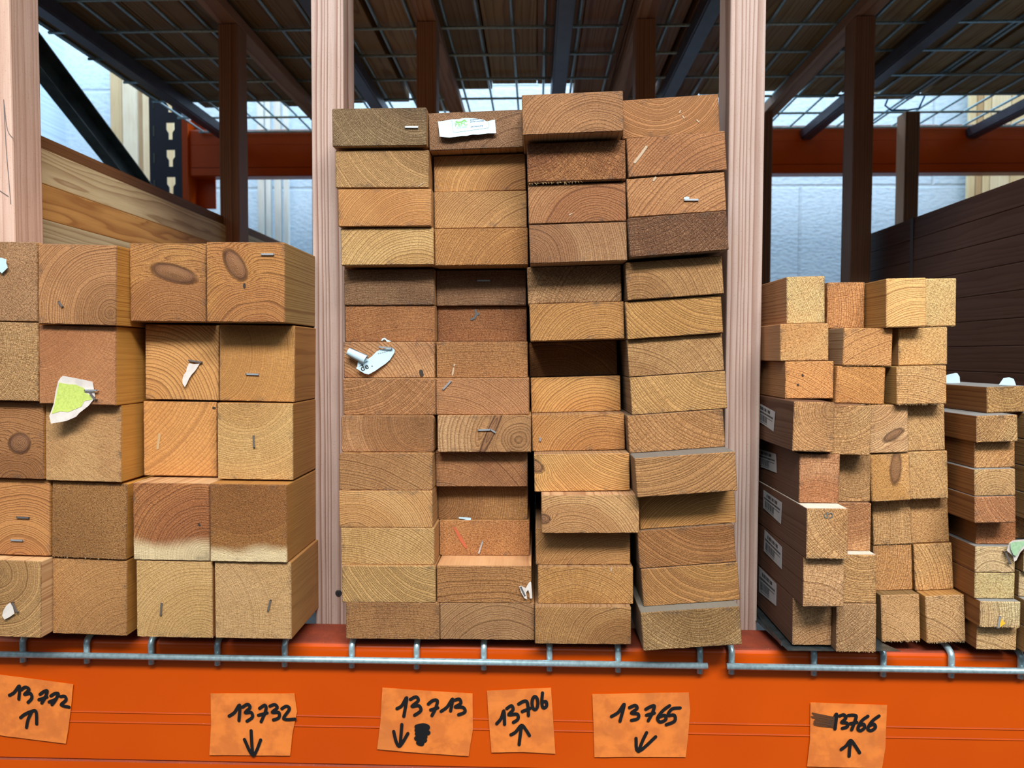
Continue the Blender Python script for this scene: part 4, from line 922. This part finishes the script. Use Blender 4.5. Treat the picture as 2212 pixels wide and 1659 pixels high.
# ---------------------------------------------------------------- wooden dividers
def vpost(name, x, y, z0, z1, w_, d_, tone, tone2, side, label, grp, **k):
    L = z1 - z0
    o = timber(name, w_, d_, L, tone, tone2, side=side, rad=2.5, **k)
    # local +Y (length) -> world +Z ; local Z -> world -Y
    o.rotation_euler = (math.pi / 2, 0, 0); o.location = (x, y, z0); tag(o, label, 'post', grp); return o
G1 = 'wooden divider posts at the front of the rack'; G2 = 'wooden divider posts inside the rack'
def front_post(xl, xr, label, side, **k):
    w_ = xr - xl; return vpost('divider_post', (xl + xr) / 2, .09 + .032, .62, 2.20, w_, .064, side, None, side, label, G1, **k)
p1 = front_post(-.3195, -.2735, 'pale pinkish divider post left of the central stack', 'bda89e', pith=(-420, 60), sp=9.5, fuzz=1., con=1.2)
p2 = front_post(.2655, .3145, 'pale pinkish divider post between central and right stacks', 'bda89e', pith=(430, 80), sp=11, fuzz=1., con=1.)
p3 = front_post(-.800, -.7525, 'pale divider post with pencil lines at the left picture edge', 'd9b9a8', pith=(60, 160), sp=14, fuzz=1., con=.5)
p4 = front_post(.790, .840, 'divider post right of the picture, beyond the thin battens', 'd9b9a8', pith=(60, 160), sp=14, fuzz=1.)
bm = bmesh.new(); bmesh.ops.create_cone(bm, cap_ends=True, segments=20, radius1=.0052, radius2=.0038, depth=.0022)
bmesh.ops.rotate(bm, verts=bm.verts[:], matrix=Matrix.Rotation(math.pi / 2, 3, 'X')); c_ = P(731, 1282, .0892)
bmesh.ops.translate(bm, verts=bm.verts[:], vec=c_)
box(bm, c_.x - .002, c_.x + .002, c_.y - .0016, c_.y - .001, c_.z - .0004, c_.z + .0004); box(bm, c_.x - .0004, c_.x + .0004, c_.y - .0016, c_.y - .001, c_.z - .002, c_.z + .002)
bpy.context.view_layer.update(); bm_obj('screw', bm, M_SCREW, p1)
strokes('pencil_lines', 'px', [[(8, 215), (10, 260), (14, 330), (20, 400), (23, 440)], [(-20, 398), (0, 412), (18, 424)], [(9, 225), (16, 280), (30, 300)]], .0009, .0892, simple('pencil grey', (.13, .12, .12), .8), p3, smooth=True)
for i, (xl, xr, lab) in enumerate(((-.818, -.768, 'brown inner divider post behind the left stack'), (-.308, -.258, 'brown inner divider post behind the left front post'),
                                   (.246, .296, 'brown inner divider post behind the right front post'), (.7885, .8385, 'brown inner divider post behind the right stack'))):
    vpost('divider_post', (xl + xr) / 2, .94 + .032, .62, 2.218, xr - xl, .064, 'a87858', '8f6244', 'ad8466', lab, G2, pith=(40 + 20 * i, 120), sp=6, fuzz=.6)
for xl, lab in ((-.80, 'far divider post close to the back beam, left side'), (-.30, 'far divider post close to the back beam, behind the central stack'), (.27, 'far divider post close to the back beam, behind fourth central column'),
                (.766, 'far divider post close to the back beam, just right of the white front post'), (1.268, 'far divider post close to the back beam, right of the inner post')):
    vpost('divider_post', xl + .025, 1.67 + .032, .62, 2.218, .05, .064, 'a87858', '8f6244', 'ad8466', lab, 'wooden divider posts near the back beam', pith=(40, 120), sp=6, fuzz=.6)
for xl, lab in ((-.818, 'flat rail joining the divider posts over the left stack'), (-.308, 'flat rail joining the divider posts left of the centre'), (.246, 'flat rail joining the divider posts right of the centre'), (.7885, 'flat rail joining the divider posts over the right stack')):
    o = timber('top_rail', .05, .0275, 1.86, '96684c', '84583c', side='b08a70', pith=(30, 200), sp=6, rad=1.5); o.location = (xl + .025, .095, 2.2345); tag(o, lab, 'rail', 'rails on top of the divider posts')

# ---------------------------------------------------------------- neighbouring piles that run back into the rack
zt = [1.7085, 1.6515, 1.5945, 1.5375]
names = ['pale straw long beam, topmost wide one of the tall left pile', 'orange-brown long beam, second wide one of the tall left pile', 'greyish straw long beam, third wide one of the tall left pile']
tn = ['ecdcb0', 'e2ae66', 'ddd0a8']
for i in range(12):
    z = 1.7085 - .0285 - .057 * i
    lab = names[i] if i < 3 else 'long beam hidden low in the tall left pile, behind the left stack'
    o = timber('long_beam', .2, .0566, [1.50, 1.08, 1.02][i] if i < 3 else 1.0, 'c0a068', side=tn[i] if i < 3 else 'b8985c', pith=(400, 40 * (i % 3) - 30), sp=2.6, con=.8, fuzz=.3, rad=1.5)
    o.location = (-.9035, .16, z); tag(o, lab, 'beam', 'long beams in the tall left pile')
o = timber('long_beam', .19, .022, 1.5, '9a7048', side='8a6038', pith=(0, 200), sp=5, rad=1); o.location = (-.9035, .16, 1.7085 + .0112); tag(o, 'thin brown plank lying on top of the tall left pile', 'plank')
for i in range(14):
    z = 1.692 - .025 - .0496 * i
    lab = ['topmost dark brown board', 'second dark brown board', 'third dark brown board', 'fourth dark brown board', 'fifth dark brown board', 'sixth dark brown board', 'seventh dark brown board', 'eighth dark brown board'][i] + ' of the shaded pile running back at far right' if i < 8 else 'dark brown board hidden low in the shaded pile at far right'
    o = timber('long_board', .12, .0492, .93 - (.0 if i < 3 else .03 * (i % 3)), '80593f', side='66483a', pith=(-200, 30), sp=4, con=.6, fuzz=.3, rad=1.5, seed=40 + i)
    o.location = (.921, .12, z); tag(o, lab, 'board', 'boards in the dark pile at far right')
bm = bmesh.new(); box(bm, .8588, .8602, .775, .787, 1.0, 1.6925); o = bm_obj('pallet_strap', bm, M_STRAPD); tag(o, 'thin dark strap around the shaded pile at far right', 'strap')

# planks lying on the upper deck, seen from below
x = -1.352; i = 0; R = random.Random(21)
while x < 2.25:
    w_ = R.choice((.12, .145, .145, .16)); y1 = R.uniform(1.60, 1.72) if x < 1.2 else 1.66
    if -.55 < x < -.35: y1 = 1.78
    if -.30 < x < .1: y1 = 1.50 + R.uniform(0, .06)
    o = timber('deck_plank', w_, .045, y1 - .03, '8a6644', side=R.choice(('a68c62', '9a7c54', 'b29466', '8e7650', 'a07c62')), pith=(R.uniform(-60, 60), 150), sp=6, seed=i, rad=1.5)
    o.location = (x + w_ / 2, .03, ZU + .0228 + .0002); tag(o, 'brown plank lying on the upper wire deck, seen from below', 'plank', 'planks on the upper deck')
    x += w_ + (R.choice((.002, .003, .004)) if i % 6 != 5 else .016); i += 1
for i in range(5):  # unseen packs, added to keep sky light off the back beam
    o = timber('light_block_pack', .70, .42, 1.55, 'b08858', pith=(0, -900), sp=9, rad=3, step=.05); o.location = (-.99 + .715 * i, .06, ZU + .0458 + .211)
    tag(o, 'added light-blocking timber pack on the upper deck planks, %s from left, above the picture' % ['first', 'second', 'third', 'fourth', 'fifth'][i], 'timber pack', 'added light-blocking packs on the upper deck')
bm = bmesh.new(); a = [(1923, 200), (1912, 228), (1925, 238), (1960, 238), (1985, 234), (1998, 205)]
tube(bm, [P(x_, y_, 1.70) for x_, y_ in a], .0035, 8); o = bm_obj('strap_loop', bm, M_STRAP, smooth=True); tag(o, 'blue strap loop hanging under the upper deck at right', 'strap')

# metal sheet under the right stack
bm = bmesh.new(); fl, fr = PZ(1702, 1404, .9992), PZ(1934, 1404, .9992)
yf_ = fl.y; pts = [(fl.x, yf_, .9981), (fr.x + .006, yf_ + .004, .9981), (fr.x - .005, yf_ + .03, .9981), (fr.x - .004, .7, .9981), (fl.x - .010, .7, .9981), (fl.x - .012, yf_ + .13, .9981)]
v = [bm.verts.new(p) for p in pts]; f = bm.faces.new(v); g = bmesh.ops.extrude_face_region(bm, geom=[f])
for e in g['geom']:
    if isinstance(e, bmesh.types.BMVert): e.co.z += .0005
bmesh.ops.recalc_face_normals(bm, faces=bm.faces)
# small turned-up lip on the left edge
box(bm, fl.x - .0035, fl.x - .0025, yf_ + .015, yf_ + .12, .9986, 1.003)
o = bm_obj('metal_sheet', bm, M_SHEET); tag(o, 'dark galvanised metal sheet lying under the first two columns of right stack', 'metal sheet')
# paper bits on the far-right pile
for q_, lab in (([(2035, 827), (2074, 828), (2073, 814), (2068, 806), (2064, 805.5), (2045, 810)], 'white paper flap lying on the far-right pile, left of the other bit'), ([(2158, 831.5), (2195, 832.5), (2190, 818.5), (2180, 815), (2168, 817)], 'small white paper bit lying on the far-right pile, near the edge')):
    bm = bmesh.new(); zs_ = FIT['S1'][1] + .0195 + .002
    yy = .117 if q_[0][0] < 2100 else .02
    vs = [bm.verts.new(P(a_, b_, yy)) for a_, b_ in q_]; bm.faces.new(vs); r_ = bmesh.ops.extrude_face_region(bm, geom=bm.faces[:])
    for e in r_['geom']:
        if isinstance(e, bmesh.types.BMVert): e.co.y += .0008
    bmesh.ops.recalc_face_normals(bm, faces=bm.faces); o = bm_obj('paper_scrap', bm, M_PAPER); tag(o, lab, 'paper scrap')

# ---------------------------------------------------------------- tape labels with handwriting
def ell(cx_, cz_, a_, b_, n=10): return [(cx_ + a_ * math.cos(2 * math.pi * i / n), cz_ + b_ * math.sin(2 * math.pi * i / n)) for i in range(n + 1)]
TY = YF - .0016
def wav(p, s): return -.0004 - .0010 * max(0, mnoise.noise(Vector((p.x * 45 + s, p.z * 45, s))))
def tape_label(label, c, outline, num, arrow, s, extra=None, wd=.0044):
    # densify the outline, so the edge is slightly wavy
    o = sheet('tape_label', c, outline, TY, M_TAPE, th=.0002, bend=lambda p: wav(p, s), sub=3)
    tag(o, label, 'label', 'orange tape labels on the front beam')
    yf = lambda x, z: TY - .0018
    strokes('handwriting', c, num, wd, TY, M_INK, o, yf); strokes('arrow_mark', c, arrow, wd, TY, M_INK, o, yf)
    if extra: extra(o, yf)
tape_label('orange tape label handwritten 13772 with up arrow, leftmost on the beam', 'tl', [(-120, 296), (150, 330), (463, 370), (448, 520), (430, 660), (415, 745), (200, 718), (-120, 676)],
    [[(65, 438), (95, 420), (128, 380), (124, 462)], [(140, 402), (165, 386), (188, 402), (160, 432), (196, 425), (206, 455), (182, 482)], [(257, 432), (280, 415), (302, 410), (292, 445), (268, 486)], [(250, 466), (300, 448)],
     [(325, 442), (352, 426), (372, 430), (352, 470), (332, 496)], [(314, 480), (358, 462)], [(386, 446), (412, 444), (420, 468), (390, 498), (440, 512)]],
    [[(172, 640), (182, 590), (203, 545)], [(135, 578), (160, 558), (200, 540), (232, 540), (236, 618)]], 1.)
tape_label('orange tape label handwritten 13732 with down arrow, below the left stack', 'tl', [(1325, 428), (1600, 429), (1852, 428), (1868, 545), (1840, 680), (1825, 820), (1560, 818), (1318, 816), (1328, 620)],
    [[(1444, 568), (1478, 545), (1510, 500), (1506, 596)], [(1528, 512), (1560, 494), (1575, 515), (1545, 546), (1582, 545), (1590, 575), (1556, 600)], [(1635, 520), (1668, 500), (1675, 530), (1645, 603)], [(1628, 563), (1682, 548)],
     [(1700, 506), (1730, 496), (1746, 516), (1715, 544), (1756, 546), (1756, 578), (1722, 592)], [(1775, 522), (1804, 506), (1822, 526), (1786, 585), (1858, 587)]],
    [[(1582, 660), (1586, 740), (1592, 805)], [(1540, 715), (1595, 815), (1642, 718)]], 2.)
def blob(o, yf): strokes('scribbled_out_mark', 'tm', [[(400, 620), (440, 612), (465, 625), (400, 640), (468, 655), (402, 662), (450, 680), (398, 690), (448, 700), (410, 715), (430, 722)]], .0068, TY, M_INK, o, yf)
tape_label('orange tape label handwritten 13713 with down arrow and blotted mark', 'tm', [(188, 382), (460, 402), (740, 418), (742, 640), (728, 720), (716, 802), (430, 784), (155, 760), (175, 600)],
    [[(278, 508), (308, 490), (338, 442), (320, 555)], [(360, 452), (395, 436), (408, 460), (370, 494), (412, 490), (424, 520), (386, 548)], [(470, 480), (498, 458), (525, 460), (515, 505), (492, 550)], [(484, 516), (528, 503)],
     [(548, 525), (585, 498), (618, 450), (606, 522)], [(632, 456), (660, 450), (668, 476), (635, 498), (682, 500), (694, 528), (655, 545)]],
    [[(308, 605), (303, 670), (298, 732)], [(258, 648), (275, 715), (298, 735), (345, 660)]], 3., blob)
tape_label('orange tape label handwritten 13706 with up arrow, the narrowest label', 'tm', [(828, 402), (1020, 392), (1220, 383), (1234, 590), (1247, 788), (1050, 777), (856, 780), (840, 590)],
    [[(888, 600), (915, 568), (932, 522), (936, 604)], [(950, 508), (978, 490), (988, 515), (962, 545), (1012, 542), (1018, 572), (990, 592)], [(1022, 480), (1050, 464), (1072, 465), (1080, 500), (1082, 550)], [(1044, 526), (1092, 506)],
     ell(1122, 474, 18, 40), [(1168, 412), (1164, 470), (1172, 502), (1192, 494), (1190, 466), (1168, 468)]],
    [[(1025, 728), (1032, 670), (1040, 614)], [(975, 668), (1005, 650), (1040, 610), (1068, 640), (1088, 672)]], 4.)
tape_label('orange tape label handwritten 13765 with down arrow, below fourth central column', 'tm', [(1473, 422), (1780, 416), (2063, 412), (2072, 520), (2060, 680), (2045, 808), (1760, 806), (1486, 808), (1480, 600)],
    [[(1590, 556), (1632, 530), (1668, 482), (1642, 585)], [(1700, 502), (1735, 488), (1746, 508), (1712, 535), (1752, 540), (1752, 568), (1712, 580)], [(1800, 512), (1828, 496), (1852, 492), (1840, 535), (1815, 582)], [(1804, 548), (1852, 535)],
     [(1945, 490), (1905, 520), (1872, 565), (1888, 590), (1922, 574), (1915, 548), (1880, 560)], [(2010, 504), (1960, 510), (1936, 548), (1974, 548), (1976, 584), (1925, 606)]],
    [[(1805, 655), (1778, 710), (1757, 768)], [(1740, 690), (1755, 770), (1860, 680)]], 5.)
def smear(o, yf):
    R = random.Random(3)
    strokes('ink_smear', 'tr', [[(780 + R.uniform(0, 30), 585 + i * 8), (850 + R.uniform(0, 20), 600 + i * 7.5), (940, 615 + i * 7)] for i in range(11)], .0011, TY, M_INKG, o, yf)
tape_label('orange tape label handwritten 13766 with up arrow and smeared ink, rightmost', 'tr', [(778, 518), (1030, 528), (1292, 535), (1285, 690), (1280, 820), (1258, 960), (1000, 955), (755, 948), (775, 760)],
    [[(895, 665), (925, 640), (950, 594), (940, 692)], [(970, 606), (1000, 598), (1012, 622), (985, 648), (1018, 652), (1022, 678), (990, 688)], [(1030, 602), (1060, 600), (1082, 608), (1070, 650), (1052, 698)], [(1040, 658), (1086, 648)],
     [(1160, 608), (1118, 640), (1094, 690), (1112, 704), (1138, 684), (1130, 660), (1098, 672)], [(1235, 606), (1190, 640), (1160, 690), (1182, 704), (1210, 684), (1200, 660), (1168, 672)]],
    [[(1035, 875), (1038, 825), (1046, 775)], [(982, 830), (1015, 805), (1045, 770), (1075, 805), (1105, 852)]], 6., smear)

# ---------------------------------------------------------------- the hall behind
YW = 3.7
bm = bmesh.new(); box(bm, -6, 6, YW, YW + .2, 0, 4.2); tag(bm_obj('wall_back', bm, M_WALL), kind='structure')
bm = bmesh.new(); box(bm, -3.6, P(84, 200, YW - .25).x, YW - .25, YW, 0, 4.2); tag(bm_obj('trim_1', bm, M_WALL), kind='structure')
bm = bmesh.new(); box(bm, -6, 6, -5, YW + .2, -.1, 0); tag(bm_obj('floor', bm, M_FLOOR), kind='structure')
bm = bmesh.new(); box(bm, -6, 6, .2, YW + .2, 4.2, 4.3); tag(bm_obj('light_block_ceiling', bm, M_FLOOR), kind='structure')  # unseen, added to keep sky light out of the rack interior
bm = bmesh.new(); box(bm, -6.2, -6, .2, YW + .2, 0, 4.3); tag(bm_obj('light_block_wall_left', bm, M_WALL), kind='structure')  # out of view, added to block light from the left
bm = bmesh.new(); box(bm, 6, 6.2, .2, YW + .2, 0, 4.3); tag(bm_obj('light_block_wall_right', bm, M_WALL), kind='structure')  # unseen too, added against light from the right
def wplank(px0, px1, y, tone, label, th=.03, z1=3.4, grp='planks leaning upright against the back wall'):
    a_, b_ = P(px0, 400, y).x, P(px1, 400, y).x
    o = timber('wall_plank', b_ - a_, th, z1, tone, side=tone, pith=(80, 100), sp=9, con=.35, rad=2); o.rotation_euler = (math.pi / 2, 0, 0); o.location = ((a_ + b_) / 2, y + th / 2, .001); tag(o, label, 'plank', grp)
wplank(241, 266, 3.52, 'cdbb98', 'tan plank upright on the back wall, left of the whitish one')
wplank(267, 297, 3.50, 'dad5c4', 'whitish stamped plank upright on the back wall beside the navy upright')
wplank(298, 309, 3.53, 'b8a488', 'narrow brown plank upright on the back wall beside the navy upright')
wplank(310, 345, 3.50, 'd8ccb0', 'cream plank upright on the back wall seen through the upright slots')
wplank(346, 376, 3.48, 'dccba6', 'yellowish plank upright on the back wall seen through the upright slots')
for i, (a_, b_) in enumerate(((556, 570), (574, 584), (592, 606), (612, 622))):
    wplank(a_, b_, 3.5, 'dfe6e6', ['first', 'second', 'third', 'fourth'][i] + ' from left of the narrow white battens upright behind the left stack', grp='white battens upright behind the left stack')
for i, (a_, b_, t_) in enumerate(((2092, 2106, 'd8c8a0'), (2108, 2120, 'b89c74'), (2122, 2137, 'd6c49c'), (2139, 2180, 'e0d4b4'), (2182, 2230, 'd8c49a'))):
    wplank(a_, b_, 3.5, t_, ['leftmost narrow cream', 'narrow brown', 'third narrow tan', 'wide pale cream', 'rightmost wide tan'][i] + ' plank upright on the back wall at far right', grp='planks upright on the back wall at far right')
strokes('stamped_mark', 'px', [[(272, 352), (278, 358), (284, 350)], [(272, 366), (280, 374), (286, 366)], [(274, 373), (284, 373)]], .006, 3.498, simple('stamp ink', (.2, .24, .22), .8), [o for o in COL.objects if o.name.startswith('wall_plank')][1])
